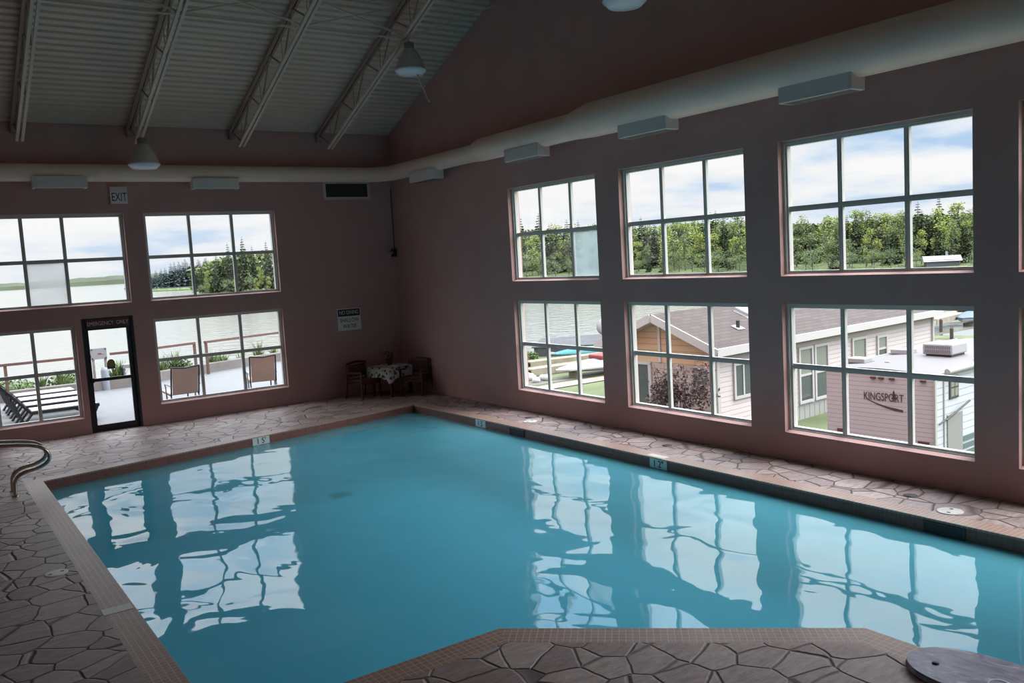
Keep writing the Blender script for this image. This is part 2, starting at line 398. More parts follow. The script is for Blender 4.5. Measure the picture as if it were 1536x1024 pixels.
RR = (PI / 2, 0, -PI / 2)      # text on a surface that faces -x

# ------------------------------------------------------------------ room shell
WT = .25            # wall thickness
RX0, RY0 = -11.6, -20.5
EAVE, SLOPE, RIDGE_Y = 5.8, .40, -10.25
EAVE_Z = lambda y: EAVE + SLOPE * (-y if y > RIDGE_Y else (y - 2 * RIDGE_Y))

def wall_with_holes(mb, axis, holes, u0, u1, v0, v1, p0, p1):
    """axis 'x': wall in the plane x=p0 (room face) .. p1 (outer face), u=y, v=z; axis 'y': u=x."""
    us = sorted({u0, u1, *[h[0] for h in holes], *[h[1] for h in holes]}); vs = sorted({v0, v1, *[h[2] for h in holes], *[h[3] for h in holes]})
    us = [u for u in us if u0 <= u <= u1]; vs = [v for v in vs if v0 <= v <= v1]
    P = (lambda p, u, v: (p, u, v)) if axis == 'x' else (lambda p, u, v: (u, p, v))
    def inhole(u, v): return any(h[0] < u < h[1] and h[2] < v < h[3] for h in holes)
    for i in range(len(us) - 1):
        for j in range(len(vs) - 1):
            if inhole((us[i] + us[i + 1]) / 2, (vs[j] + vs[j + 1]) / 2): continue
            for p in (p0, p1):
                mb.face([P(p, us[i], vs[j]), P(p, us[i + 1], vs[j]), P(p, us[i + 1], vs[j + 1]), P(p, us[i], vs[j + 1])])
    for a, b, c, d in holes:
        mb.face([P(p0, a, c), P(p0, a, d), P(p1, a, d), P(p1, a, c)]); mb.face([P(p0, b, c), P(p0, b, d), P(p1, b, d), P(p1, b, c)])
        mb.face([P(p0, a, d), P(p0, b, d), P(p1, b, d), P(p1, a, d)])
        if c > v0 + 1e-4: mb.face([P(p0, a, c), P(p0, b, c), P(p1, b, c), P(p1, a, c)])

ZL0, ZL1, ZU0, ZU1 = .375, 2.08, 2.44, 4.165
R_CENT = [-5.93, -9.0, -12.06, -15.02]; HW = 1.25
r_holes = []
for c in R_CENT: r_holes += [(c - HW, c + HW, ZL0, ZL1), (c - HW, c + HW, ZU0, ZU1)]
mb = MB(); wall_with_holes(mb, 'x', r_holes, RY0, 0, 0, EAVE, 0, WT)
for p in (0, WT): mb.face([(p, 0, EAVE), (p, RIDGE_Y, EAVE_Z(RIDGE_Y)), (p, RY0, EAVE)])
struct(mb.build('wall_right', 'wall'))

DOOR = (-6.72, -5.80, 0, 2.19)
b_holes = [(-5.43, -2.79, ZU0, ZU1), (-5.43, -2.79, ZL0, ZL1), (-8.62, -5.79, ZU0, ZU1), (-8.24, -6.83, .30, 2.06), DOOR]
mb = MB(); wall_with_holes(mb, 'y', b_holes, RX0, WT, 0, EAVE + .05, 0, WT)
struct(mb.build('wall_back', 'wall'))
l_holes = [(-8.5, -6.0, .9, 3.6), (-12.2, -9.7, .9, 3.6)]
mb = MB(); wall_with_holes(mb, 'x', [], RY0, 0, 0, EAVE, RX0, RX0 - WT)
for p in (RX0, RX0 - WT): mb.face([(p, 0, EAVE), (p, RIDGE_Y, EAVE_Z(RIDGE_Y)), (p, RY0, EAVE)])
struct(mb.build('wall_left', 'wall'))
mb = MB(); wall_with_holes(mb, 'y', [], RX0 - WT, WT, 0, EAVE + .05, RY0, RY0 - WT)
struct(mb.build('wall_rear', 'wall'))

# ribbed steel roof deck
mb = MB(); prof = []
y = 0.25; pitch = .15
pts = []
n_r = int((0.25 - RIDGE_Y) / pitch) + 1
for i in range(n_r):
    yy = .25 - i * pitch
    for dy, dz in ((0, 0), (-.085, 0), (-.10, .045), (-.135, .045)):
        pts.append((yy + dy, dz))
pts = [p for p in pts if p[0] >= RIDGE_Y] + [(RIDGE_Y, 0)]
for (ya, da), (yb, db) in zip(pts, pts[1:]):
    mb.face([(RX0 - .3, ya, EAVE - SLOPE * ya + da), (WT + .3, ya, EAVE - SLOPE * ya + da), (WT + .3, yb, EAVE - SLOPE * yb + db), (RX0 - .3, yb, EAVE - SLOPE * yb + db)])
zr = EAVE_Z(RIDGE_Y)
mb.face([(RX0 - .3, RIDGE_Y, zr), (WT + .3, RIDGE_Y, zr), (WT + .3, RY0 - .3, EAVE - .12), (RX0 - .3, RY0 - .3, EAVE - .12)])
struct(mb.build('ceiling', 'deck_metal'))
# weather skin above the ribs so no daylight leaks
mb = MB(); mb.face([(RX0 - .4, .45, EAVE - .18 + .12), (WT + .4, .45, EAVE - .18 + .12), (WT + .4, RIDGE_Y, zr + .12), (RX0 - .4, RIDGE_Y, zr + .12)])
mb.face([(RX0 - .4, RIDGE_Y, zr + .12), (WT + .4, RIDGE_Y, zr + .12), (WT + .4, RY0 - .4, EAVE), (RX0 - .4, RY0 - .4, EAVE)])
struct(mb.build('roof', 'dock_roof'))

# pool outline, counter-clockwise seen from above
POOL = [(-1.07, -2.42), (-8.0, -3.77), (-8.0, -12.6), (-5.84, -12.6), (-3.8, -14.45), (-3.8, -19.4), (-1.07, -19.4)]
def offset_poly(poly, d):
    n = len(poly); out = []
    for i in range(n):
        a, b, c = Vector(poly[i - 1]), Vector(poly[i]), Vector(poly[(i + 1) % n])
        e1 = (b - a).normalized(); e2 = (c - b).normalized()
        n1 = Vector((e1.y, -e1.x)); n2 = Vector((e2.y, -e2.x)); m_ = (n1 + n2).normalized()
        out.append(tuple(b + m_ * (d / max(.3, m_.dot(n1)))))
    return out
OUT = offset_poly(POOL, .25)
import bmesh
bm = bmesh.new()
rect = [(RX0, RY0), (.0, RY0), (.0, 0), (RX0, 0)]
def loop(pts):
    vs = [bm.verts.new((x, y, 0)) for x, y in pts]
    return [bm.edges.new((vs[i], vs[(i + 1) % len(vs)])) for i in range(len(vs))]
es = loop(rect) + loop(OUT)
bmesh.ops.triangle_fill(bm, edges=es, use_beauty=True)
def pin(p, poly):
    r = False
    for i in range(len(poly)):
        (x1, y1), (x2, y2) = poly[i], poly[(i + 1) % len(poly)]
        if (y1 > p[1]) != (y2 > p[1]) and p[0] < (x2 - x1) * (p[1] - y1) / (y2 - y1) + x1: r = not r
    return r
bad = [f for f in bm.faces if pin(f.calc_center_median(), OUT)]
bmesh.ops.delete(bm, geom=bad, context='FACES')
for f in bm.faces:
    if f.normal.z < 0: f.normal_flip()
me = bpy.data.meshes.new('floor'); bm.to_mesh(me); bm.free(); me.materials.append(M['flagstone'])
fo = bpy.data.objects.new('floor', me); COL.objects.link(fo); struct(fo)

mb = MB(); n = len(POOL)
for i in range(n):
    a, b, A, B = POOL[i], POOL[(i + 1) % n], OUT[i], OUT[(i + 1) % n]
    e = Vector(b) - Vector(a); L = e.length; e.normalize()
    def uv(p): q = Vector(p) - Vector(a); return (q.dot(e), abs(q.x * e.y - q.y * e.x))
    mb.face([(*a, 0), (*A, 0), (*B, 0), (*b, 0)], [uv(a), uv(A), uv(B), uv(b)])
    # rounded nose then the drop to the waterline
    mb.face([(*a, 0), (*b, 0), (*b, -.022), (*a, -.022)], [(0, 0), (L, 0), (L, .022), (0, .022)])
struct(mb.build('trim_1', 'coping'))
mb = MB()
for i in range(n):
    a, b = POOL[i], POOL[(i + 1) % n]; L = (Vector(b) - Vector(a)).length
    mb.face([(*a, -.022), (*b, -.022), (*b, -.31), (*a, -.31)], [(0, 0), (L, 0), (L, .288), (0, .288)])
struct(mb.build('trim_2', 'waterline'))
mb = MB(); DEP = -1.02
for i in range(n):
    a, b = POOL[i], POOL[(i + 1) % n]
    mb.face([(*a, -.31), (*b, -.31), (*b, DEP), (*a, DEP)])
mb.face([(x, y, DEP) for x, y in POOL])
struct(mb.build('pool_basin', 'plaster'))
mb = MB(); mb.face([(x, y, -.15) for x, y in POOL])
tag(mb.build('pool_water', 'water'), 'calm turquoise pool water mirroring the windows', 'water', None, 'stuff')

# ------------------------------------------------------------------ windows
WN = [0]
def window(axis, u0, u1, v0, v1, cols, rows, fog=None, sill=True):
    WN[0] += 1
    w = bpy.data.objects.new('window_%d' % WN[0], None); COL.objects.link(w); struct(w)
    P = (lambda p, u, v: (p, u, v)) if axis == 'x' else (lambda p, u, v: (u, p, v))
    def bx(m, pa, ua, va, pb, ub, vb):
        a = P(pa, ua, va); b = P(pb, ub, vb); m.box(min(a[0], b[0]), min(a[1], b[1]), a[2], max(a[0], b[0]), max(a[1], b[1]), b[2])
    m = MB()
    def ring(t0, t1, pa, pb):
        bx(m, pa, u0 + t0, v0 + t0, pb, u0 + t1, v1 - t0); bx(m, pa, u1 - t1, v0 + t0, pb, u1 - t0, v1 - t0)
        bx(m, pa, u0 + t1, v0 + t0, pb, u1 - t1, v0 + t1); bx(m, pa, u0 + t1, v1 - t1, pb, u1 - t1, v1 - t0)
    ring(0, .035, .085, .20); ring(.035, .062, .11, .185)
    m.build('window_frame', 'white_frame', w)
    m = MB()
    for c in cols:
        bx(m, .122, c - .031, v0 + .05, .172, c + .031, v1 - .05); bx(m, .112, c - .012, v0 + .05, .122, c + .012, v1 - .05)
    for r in rows:
        bx(m, .124, u0 + .05, r - .034, .170, u1 - .05, r + .034); bx(m, .114, u0 + .05, r - .012, .124, u1 - .05, r + .012)
    m.build('muntin_grid', 'white_frame', w)
    m = MB(); cells_u = [u0 + .05] + list(cols) + [u1 - .05]; cells_v = [v0 + .05] + list(rows) + [v1 - .05]
    for i in range(len(cells_u) - 1):
        for j in range(len(cells_v) - 1):
            q = [P(.147, cells_u[i], cells_v[j]), P(.147, cells_u[i + 1], cells_v[j]), P(.147, cells_u[i + 1], cells_v[j + 1]), P(.147, cells_u[i], cells_v[j + 1])]
            if fog and (i, j) == fog[0]:
                f = MB(); f.face(q); fo = f.build('fogged_pane', fog[1], w); fo['label'] = 'fogged pane'
            else: m.face(q)
    m.build('pane', 'glass', w)
    # sloped sill of painted plaster
    m = MB(); a = [P(0, u0, v0), P(0, u1, v0), P(.10, u1, v0 + .035), P(.10, u0, v0 + .035), P(.10, u0, v0), P(.10, u1, v0)]
    m.add([P(-.004, u0, v0 - .0), P(-.004, u1, v0 - .0), P(.10, u1, v0 + .03), P(.10, u0, v0 + .03)], [(0, 1, 2, 3)])
    if sill: m.build('window_sill', 'wall', w)
    return w
for i, c in enumerate(R_CENT):
    cc = [c - .435, c + .435]
    window('x', c - HW, c + HW, ZU0, ZU1, cc, [3.30], (((0, 0), 'glass_fog_blue') if i == 0 else None))
    window('x', c - HW, c + HW, ZL0, ZL1, cc, [1.248])
window('y', -5.43, -2.79, ZU0, ZU1, [-4.544, -3.681], [3.30])
window('y', -5.43, -2.79, ZL0, ZL1, [-4.544, -3.681], [1.248])
window('y', -8.62, -5.79, ZU0, ZU1, [-7.534, -6.855], [3.30], ((1, 0), 'glass_fog'))
window('y', -8.24, -6.83, .30, 2.06, [-7.545], [1.21])

# glazed emergency door
d = bpy.data.objects.new('door_1', None); COL.objects.link(d); struct(d)
x0, x1 = -6.72, -5.80
m = MB(); m.box(x0, .0, 0, x0 + .05, .16, 2.19); m.box(x1 - .05, .0, 0, x1, .16, 2.19); m.box(x0 + .05, .0, 2.14, x1 - .05, .16, 2.19); m.box(x0 + .05, .0, 0, x1 - .05, .16, .02)
m.build('door_frame', 'black_metal', d)
m = MB(); m.box(x0 + .05, .04, .02, x0 + .11, .09, 2.02); m.box(x1 - .13, .04, .02, x1 - .05, .09, 2.02); m.box(x0 + .11, .04, .02, x1 - .13, .09, .13); m.box(x0 + .11, .04, 1.96, x1 - .13, .09, 2.02)
m.build('door_leaf', 'black_metal', d)
m = MB(); m.box(x0 + .10, .0, .975, x1 - .10, .04, 1.035); m.box(x0 + .07, -.03, .96, x0 + .12, .04, 1.05); m.build('push_bar', 'black_metal', d)
m = MB(); m.face([(x0 + .10, .065, .12), (x1 - .12, .065, .12), (x1 - .12, .065, 1.97), (x0 + .10, .065, 1.97)]); m.build('pane', 'glass', d)
m = MB(); m.box(x0 + .05, .03, 2.02, x1 - .05, .10, 2.14); m.build('transom_panel', 'black_metal', d)
m = MB(); m.box(-6.335, .058, 1.19, -6.19, .063, 1.30); st = m.build('sticker', 'sticker', d)
m = MB()
m.add([(-6.2625 + .07 * math.cos(t * PI / 12), .055, 1.30 + .075 * math.sin(t * PI / 12)) for t in range(24)], [tuple(range(24))]); m.build('badge', 'yellow', st)
sg = thing('emergency_sign', 'maroon sign reading EMERGENCY ONLY above the glass door', 'sign', (-6.26, -.012, 2.08))
m = MB(); m.box(-.385, -.012, -.085, .385, .008, .085); m.build('sign_panel', 'sign_maroon', sg)
text('EMERGENCY  ONLY', .105, 'lettering', 'sign_pink', sg, (0, -.014, 0), RB, sx=.78)

# ------------------------------------------------------------------ signs, vent, camera on the walls
sg = thing('exit_sign', 'small EXIT sign on the wall between the upper windows', 'sign', (-5.845, -.0, 4.50))
m = MB(); m.box(-.15, -.07, -.155, .15, 0, .075); m.build('sign_housing', 'sign_white', sg)
m = MB(); m.box(-.15, -.075, .075, .15, 0, .16); m.build('battery_cover', 'sign_pink', sg)
text('EXIT', .225, 'lettering', 'sign_black', sg, (0, -.072, -.04), RB, sx=.6)
sg = thing('no_diving_sign', 'white NO DIVING SHALLOW WATER sign on the dark corner wall', 'sign', (-1.27, 0, 1.715))
m = MB(); m.box(-.28, -.012, -.245, .28, 0, .245); m.build('sign_panel', 'sign_white', sg)
m = MB(); m.box(-.265, -.015, .075, .265, -.012, .23); m.build('header_band', 'sign_black', sg)
text('NO DIVING', .125, 'lettering', 'sign_white', sg, (0, -.016, .152), RB, sx=.72)
text('SHALLOW', .125, 'lettering', 'sign_black', sg, (0, -.013, -.02), RB, sx=.78)
text('WATER', .125, 'lettering', 'sign_black', sg, (0, -.013, -.155), RB, sx=.78)
vg = thing('air_vent', 'wide louvred wall vent just below the duct near the corner', 'vent', (-1.10, 0, 4.58))
m = MB()
m.box(-.56, -.02, -.20, .56, 0, -.145); m.box(-.56, -.02, .145, .56, 0, .20); m.box(-.56, -.02, -.145, -.50, 0, .145); m.box(.50, -.02, -.145, .56, 0, .145); m.build('frame', 'vent_frame', vg)
m = MB(); m.box(-.50, -.004, -.145, .50, 0, .145)
for k in range(7): m.bar((-.50, -.012, -.12 + k * .04), (.50, -.012, -.12 + k * .04), .016, .006, (0, 1, .8))
m.build('louvre', 'vent_dark', vg)
sc = thing('security_camera', 'small dark security camera bracketed in the corner above the signs', 'camera', (-.06, -.08, 3.18))
m = MB(); m.box(-.045, -.02, -.12, .055, .07, .06); m.build('bracket', 'pipe', sc)
m = MB(); m.tube([(-.03, -.02, -.02), (-.10, -.06, -.045)], .02, 8); m.build('arm', 'pipe', sc)
m = MB(); m.tube([(-.08, -.05, -.03), (-.24, -.13, .0)], .032, 10); m.build('camera_body', 'alu', sc)
m = MB(); m.tube([(.04, .06, .05), (.04, .06, 1.42)], .008, 6); m.build('cable', 'pipe', sc)

# ------------------------------------------------------------------ duct and registers
du = thing('air_duct', 'long round pale air duct running under the ceiling along both walls', 'duct', (0, 0, 4.9))
zb = 0.0
m = MB(); m.tube([(RX0 + .05, -.22, zb), (-.78, -.22, zb)], .162, 28); m.build('duct_run', 'duct', du)
m = MB(); pa = [(-.80, -.22, zb)]
for k in range(1, 8):
    t = k / 8 * PI / 2; pa.append((-.80 + .55 * math.sin(t), -.77 + .55 * math.cos(t), zb))
pa.append((-.25, -.80, zb)); m.tube(pa, .164, 28, cap=False); m.build('elbow', 'duct', du)
m = MB(); m.tube([(-.25, -.78, zb), (-.25, -4.0, zb)], .166, 28); m.build('duct_run', 'duct', du)
m = MB(); m.tube([(-.25, -3.98, zb), (-.28, -4.35, zb + .02)], [.168, .215], 28, cap=False); m.build('reducer', 'duct', du)
m = MB(); m.tube([(-.28, -4.33, zb + .02), (-.28, -7.05, zb + .03)], .214, 28); m.build('duct_run', 'duct', du)
m = MB(); m.tube([(-.28, -7.03, zb + .03), (-.33, -7.6, zb + .05)], [.216, .272], 28, cap=False); m.build('reducer', 'duct', du)
m = MB(); m.tube([(-.33, -7.58, zb + .05), (-.33, RY0 + .1, zb + .05)], .271, 32); m.build('duct_run', 'duct', du)
def register(label, loc, L, rz):
    r = thing('air_register', label, 'air register', loc, rz, 'box registers under the duct')
    m = MB(); m.box(-L / 2, -.13, -.115, L / 2, .13, .10); m.build('register_box', 'register', r, bevel=.008)
    m = MB(); m.box(-L / 2 + .05, -.09, -.119, L / 2 - .05, .09, -.115)
    m.build('grille', 'register_dark', r)
    m = MB(); m.box(-L / 2 + .03, -.134, -.09, L / 2 - .03, -.13, .075); m.build('front_plate', 'register', r)
    return r
register('white box register under the back wall duct, above the emergency door side windows', (-6.88, -.30, 4.72), .90, 0)
register('white box register under the back wall duct, between the EXIT sign and wall vent', (-4.08, -.30, 4.70), .90, 0)
register('smallest-looking white box register, tucked under the duct beside the room corner', (-.30, -2.2, 4.68), 1.0, -PI / 2)
register('white box register under the duct above the window with the bluish fogged pane', (-.32, -5.78, 4.68), 1.0, -PI / 2)
register('white box register under the thick duct above the window onto the brown gable roof', (-.36, -8.82, 4.66), 1.0, -PI / 2)
register('largest white box register, under the thick duct above the trailer window', (-.36, -11.72, 4.66), 1.0, -PI / 2)

# ------------------------------------------------------------------ steel joists
JX = [-1.69, -3.58, -5.54, -7.48]
JL = ['rightmost open-web steel joist, ending beside the gable wall above the vent', 'open-web steel joist second from the gable wall',
      'open-web steel joist whose lower end meets the lamp over the EXIT sign', 'leftmost open-web steel joist at the edge of the ceiling']
def roofz(y): return EAVE - SLOPE * y
cosr = 1 / math.sqrt(1 + SLOPE ** 2)
def make_joist(label):
    j = thing('roof_joist', label, 'joist', (0, 0, 0), 0, 'steel joists under the roof deck')
    for nm, y0, off in (('top_chord', -.02, .075), ('bottom_chord', -.62, .64)):
        m = MB()
        for sx in (-.042, .042):
            m.bar((sx, y0, roofz(y0) - off), (sx, RIDGE_Y + .1, roofz(RIDGE_Y + .1) - off), .046, .042, (0, 0, 1))
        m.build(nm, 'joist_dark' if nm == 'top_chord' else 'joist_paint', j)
    m = MB(); yy = -.1; top = True; prev = None
    while yy > RIDGE_Y + .2:
        p = (0, yy, roofz(yy) - (.08 if top else .63))
        if prev: m.tube([prev, p], .015, 6, cap=False)
        if not top: m.tube([(0, yy, roofz(yy) - .63), (0, yy, roofz(yy) - .08)], .006, 6, cap=False)
        prev = p; top = not top; yy -= .62
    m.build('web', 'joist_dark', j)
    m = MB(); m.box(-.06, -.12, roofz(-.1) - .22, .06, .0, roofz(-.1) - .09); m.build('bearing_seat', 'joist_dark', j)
    return j
j0 = make_joist(JL[0])
for x, lb in zip(JX, JL):
    j = j0 if lb == JL[0] else copy_tree(j0)
    j.location = (x, 0, 0); j['label'] = lb
def bridging(xa, xb, y, label):
    b = thing('joist_bridging', label, 'bridging', (xa, y, roofz(y)), 0, 'cross bracing between joists')
    w = xb - xa
    for nm, p, q in (('diagonal_brace', (0, 0, -.08), (w, 0, -.60)), ('diagonal_brace', (0, .03, -.60), (w, .03, -.08)), ('horizontal_brace', (0, .0, -.64), (w, .0, -.64)), ('horizontal_brace', (0, 0, -.05), (w, 0, -.05))):
        m = MB(); m.bar(p, q, .028, .028); m.build(nm, 'joist_paint', b)
bridging(-7.48, -5.54, -4.2, 'cross bracing between the leftmost joist and the joist over the EXIT sign')
bridging(-5.54, -3.58, -4.2, 'cross bracing between the two middle joists')
bridging(-3.58, -1.69, -4.2, 'cross bracing reaching the rightmost joist beside the pendant lamp')
b = thing('diagonal_strut', 'single pale strut from the rightmost joist up to the gable wall', 'strut', (-1.69, -4.2, roofz(-4.2)))
m = MB(); m.bar((0, 0, -.64), (1.67, -.45, -.0), .03, .03); m.build('strut_bar', 'joist_paint', b)

# ------------------------------------------------------------------ pendant lamps
def lamp(label, loc, hang):
    l = thing('pendant_lamp', label, 'lamp', loc, 0, 'bell lamps hanging from the joists')
    m = MB(); m.lathe([(.27, 0), (.262, .02), (.20, .19), (.115, .34), (.10, .35), (.10, .36)], n=36); m.build('reflector', 'lamp_shell', l)
    m = MB(); m.lathe([(.268, .012), (.282, .0), (.28, -.02), (.21, -.085), (.06, -.098), (.001, -.1)], n=36); m.build('lens', 'lamp_lens', l)
    m = MB(); m.lathe([(.001, .47), (.075, .47), (.085, .46), (.085, .37), (.10, .355)], n=24); m.build('ballast_cap', 'alu', l)
    m = MB(); m.tube([(0, 0, .46), (0, 0, hang)], .014, 8); m.lathe([(.03, hang - .06), (.03, hang)], n=12); m.build('hanging_rod', 'joist_paint', l)
    return l
lamp('bell lamp hanging in front of the back wall duct near the EXIT sign', (-5.54, -1.0, 4.98), roofz(-1.0) - .64 - 4.98)
lamp2 = lamp('bell lamp with a slanting rod below it, hanging from the rightmost joist', (-1.69, -4.34, 6.27), roofz(-4.34) - .64 - 6.27)
lamp('bell lamp cut off by the top of the picture, in front of the gable wall', (-1.69, -9.89, 5.99), roofz(-9.89) - .64 - 5.99)
m = MB(); m.tube([(.07, -.11, -.09), (.07, -.12, -.125), (.07, -.45, -.616)], .018, 8); m.build('pull_rod', 'joist_paint', lamp2)

# ------------------------------------------------------------------ corner furniture
def armchair(label, loc, rz):
    c = thing('wooden_armchair', label, 'chair', loc, rz, 'dark armchairs in the corner')   # faces local -y
    m = MB(); m.box(-.24, -.25, .37, .24, .22, .43); m.build('seat', 'dark_seat', c, bevel=.015)
    m = MB(); m.box(-.22, .19, .47, .22, .225, .74); m.build('back_cushion', 'dark_seat', c, bevel=.01)
    m = MB()
    pts = [(-.27 + .54 * k / 8, .22 - .02 * math.cos((k - 4) / 4 * PI / 2), .76 + .03 * math.cos((k - 4) / 4 * PI / 2)) for k in range(9)]
    m.tube(pts, .024, 8); m.build('top_rail', 'dark_wood', c)
    for s in (-1, 1):
        m = MB(); m.bar((s * .25, -.25, 0), (s * .25, -.25, .58), .035, .035); m.build('leg', 'dark_wood', c)
        m = MB(); m.tube([(s * .26, .30, 0), (s * .26, .22, .4), (s * .26, .23, .77)], .02, 8); m.build('leg', 'dark_wood', c)
        m = MB(); m.bar((s * .26, -.28, .59), (s * .26, .24, .57), .05, .028); m.build('armrest', 'dark_wood', c)
    m = MB(); m.bar((-.24, -.24, .345), (.24, -.24, .345), .02, .05); m.bar((-.25, -.24, .345), (-.25, .22, .345), .02, .05); m.bar((.25, -.24, .345), (.25, .22, .345), .02, .05); m.build('seat_frame', 'dark_wood', c)
    return c
armchair('dark wooden armchair to the left of the cloth covered corner table', (-1.32, -.62, 0), .25)
armchair('dark wooden armchair to the right of the corner table, turned towards it', (-.36, -1.28, 0), -.95)
t = thing('corner_table', 'small dark table under a patterned cloth in the corner', 'table', (-.72, -.78, 0), .3)
m = MB(); m.box(-.33, -.33, .62, .33, .33, .65); m.build('tabletop', 'dark_wood', t)
for sx in (-1, 1):
    for sy in (-1, 1):
        m = MB(); m.bar((sx * .28, sy * .28, 0), (sx * .28, sy * .28, .62), .045, .045); m.build('leg', 'dark_wood', t)
m = MB(); NN = 12; half = .36; ring_t = []; ring_b = []
for side in range(4):
    for k in range(NN):
        u = -1 + 2 * k / NN
        p = [(u, -1), (1, u), (-u, 1), (-1, -u)][side]
        ring_t.append((p[0] * half, p[1] * half, .655)); fl = .03 * math.sin(k * 2.1 + side)
        drop = .22 + .16 * (abs(u) ** 3) + .015 * math.sin(k * 3)
        ring_b.append((p[0] * (half + .03 + fl), p[1] * (half + .03 + fl), .655 - drop))
L = len(ring_t)
m.add(ring_t + ring_b, [tuple(range(L))] + [(i, (i + 1) % L, L + (i + 1) % L, L + i) for i in range(L)], True)
tag(m.build('tablecloth', 'floral', None, (-.72, -.78, .002)), 'patterned pale tablecloth draped over the corner table', 'tablecloth').rotation_euler = (0, 0, .3)
pp = thing('potted_plant', 'small dark potted plant standing on the patterned tablecloth', 'plant', (-.66, -.66, .66))
m = MB(); m.lathe([(.001, 0), (.06, 0), (.085, .13), (.09, .13), (.075, .12), (.001, .12)], n=16); m.build('pot', 'pot', pp)
m = MB()
for k in range(60):
    a = random.uniform(0, 2 * PI); r = random.uniform(.02, .13); h = random.uniform(.14, .30); c = Vector((r * math.cos(a), r * math.sin(a), h)); q = Matrix.Rotation(random.uniform(0, 6), 3, Vector((random.random(), random.random(), random.random())).normalized())
    m.face([c + q @ Vector(p) for p in ((-.03, 0, 0), (0, -.016, 0), (.03, 0, 0), (0, .016, 0))])
m.build('foliage', 'leaf_dark', pp)

# ------------------------------------------------------------------ pool furniture
def back_edge(x): return -2.42 + (x + 1.07) * (1.35 / 6.93)
be_ang = math.atan2(1.35, 6.93)
def depth_tile(label, loc, rz, txt, sz=.135):
    t = thing('depth_marker', label, 'depth marker', loc, rz, 'depth marker tiles')
    m = MB(); m.box(-.165, -.006, -.075, .165, .0, .055); m.build('tile_plate', 'tile_mint', t)
    if txt: text(txt, sz, 'numerals', 'sign_black', t, (0, -.008, -.012), RB, sx=.95)
    return t
depth_tile('pale tile reading 1 5 on the back edge of the pool below the sling chairs', (-4.5, back_edge(-4.5) - .001, -.07), be_ang, "1 5'")
depth_tile('pale tile reading 1 2 on the window side edge of the pool', (-1.071, -9.5, -.07), -PI / 2, '1 2"')
depth_tile('pale tile reading 1 5 on the window side edge, closest to the corner', (-1.071, -4.95, -.07), -PI / 2, "1 5'")
m = MB(); m.box(-.12, -.08, 0, .12, .08, .003); tag(m.build('deck_tile', 'tile_white', None, (-8.14, -9.98, .0005)), 'blank white tile set into the mosaic beside the near side of the pool', 'tile', 'white deck tiles')
m = MB(); m.box(-.06, -.17, 0, .06, .17, .003); tag(m.build('deck_tile', 'tile_white', None, (-.98, -9.4, .0005)), 'blank white tile in the coping directly above the 1 2 marker', 'tile', 'white deck tiles')
def skimmer(label, y):
    s = thing('pool_skimmer', label, 'skimmer', (-1.071, y, -.10), 0, 'skimmer mouths in the pool wall')
    m = MB(); m.box(-.012, -.20, -.07, 0, .20, -.055); m.box(-.012, -.20, .055, 0, .20, .07); m.box(-.012, -.215, -.07, 0, -.20, .07); m.box(-.012, .20, -.07, 0, .215, .07); m.build('skimmer_frame', 'drain', s)
    m = MB(); m.box(-.004, -.20, -.055, 0, .20, .055); m.build('weir_flap', 'vent_dark', s)
skimmer('dark skimmer mouth in the pool wall near the corner', -6.1)
skimmer('large dark skimmer mouth in the pool wall below the trailer window', -13.55)
def lid(label, x, y, r):
    l = thing('skimmer_lid', label, 'lid', (x, y, .0), 0, 'round white deck lids')
    m = MB(); m.lathe([(r, 0), (r, .005), (r * .9, .008), (.001, .008)], n=32); m.build('cover', 'lid_white', l)
    for sx in (-.5, .5):
        m = MB(); m.lathe([(.02, .0085), (.001, .009)], (sx * r, sx * .3 * r, 0), 10); m.build('finger_hole', 'vent_dark', l)
lid('round white lid on the window side deck, below the boat view window', -.62, -5.86, .125)
lid('round white lid on the window side deck, below the trailer', -.72, -13.42, .13)
lid('round cream lid in the flagstones by the left edge of the pool', -8.43, -8.50, .11)
def ddrain(label, x, y):
    l = thing('floor_drain', label, 'drain', (x, y, 0), 0, 'small round deck drains')
    m = MB(); m.lathe([(.075, 0), (.075, .004), (.001, .005)], n=24); m.build('drain_plate', 'drain', l)
    m = MB()
    for k in range(-2, 3): m.box(-.05, k * .022 - .005, .0052, .05, k * .022 + .005, .0056)
    m.build('drain_slot', 'vent_dark', l)
ddrain('dark round drain in the deck above the 1 2 depth marker', -.42, -9.02)
ddrain('dark round drain in the deck left of the large skimmer', -.46, -12.83)
ddrain('dark round drain in the deck near the corner side skimmer', -.42, -5.55)
md = thing('main_drain', 'faint square main drain on the pool bottom seen through the water', 'drain', (-3.6, -4.3, DEP))
m = MB(); m.box(-.15, -.15, 0, .15, .15, .02); m.build('drain_grate', 'drain_blue', md)

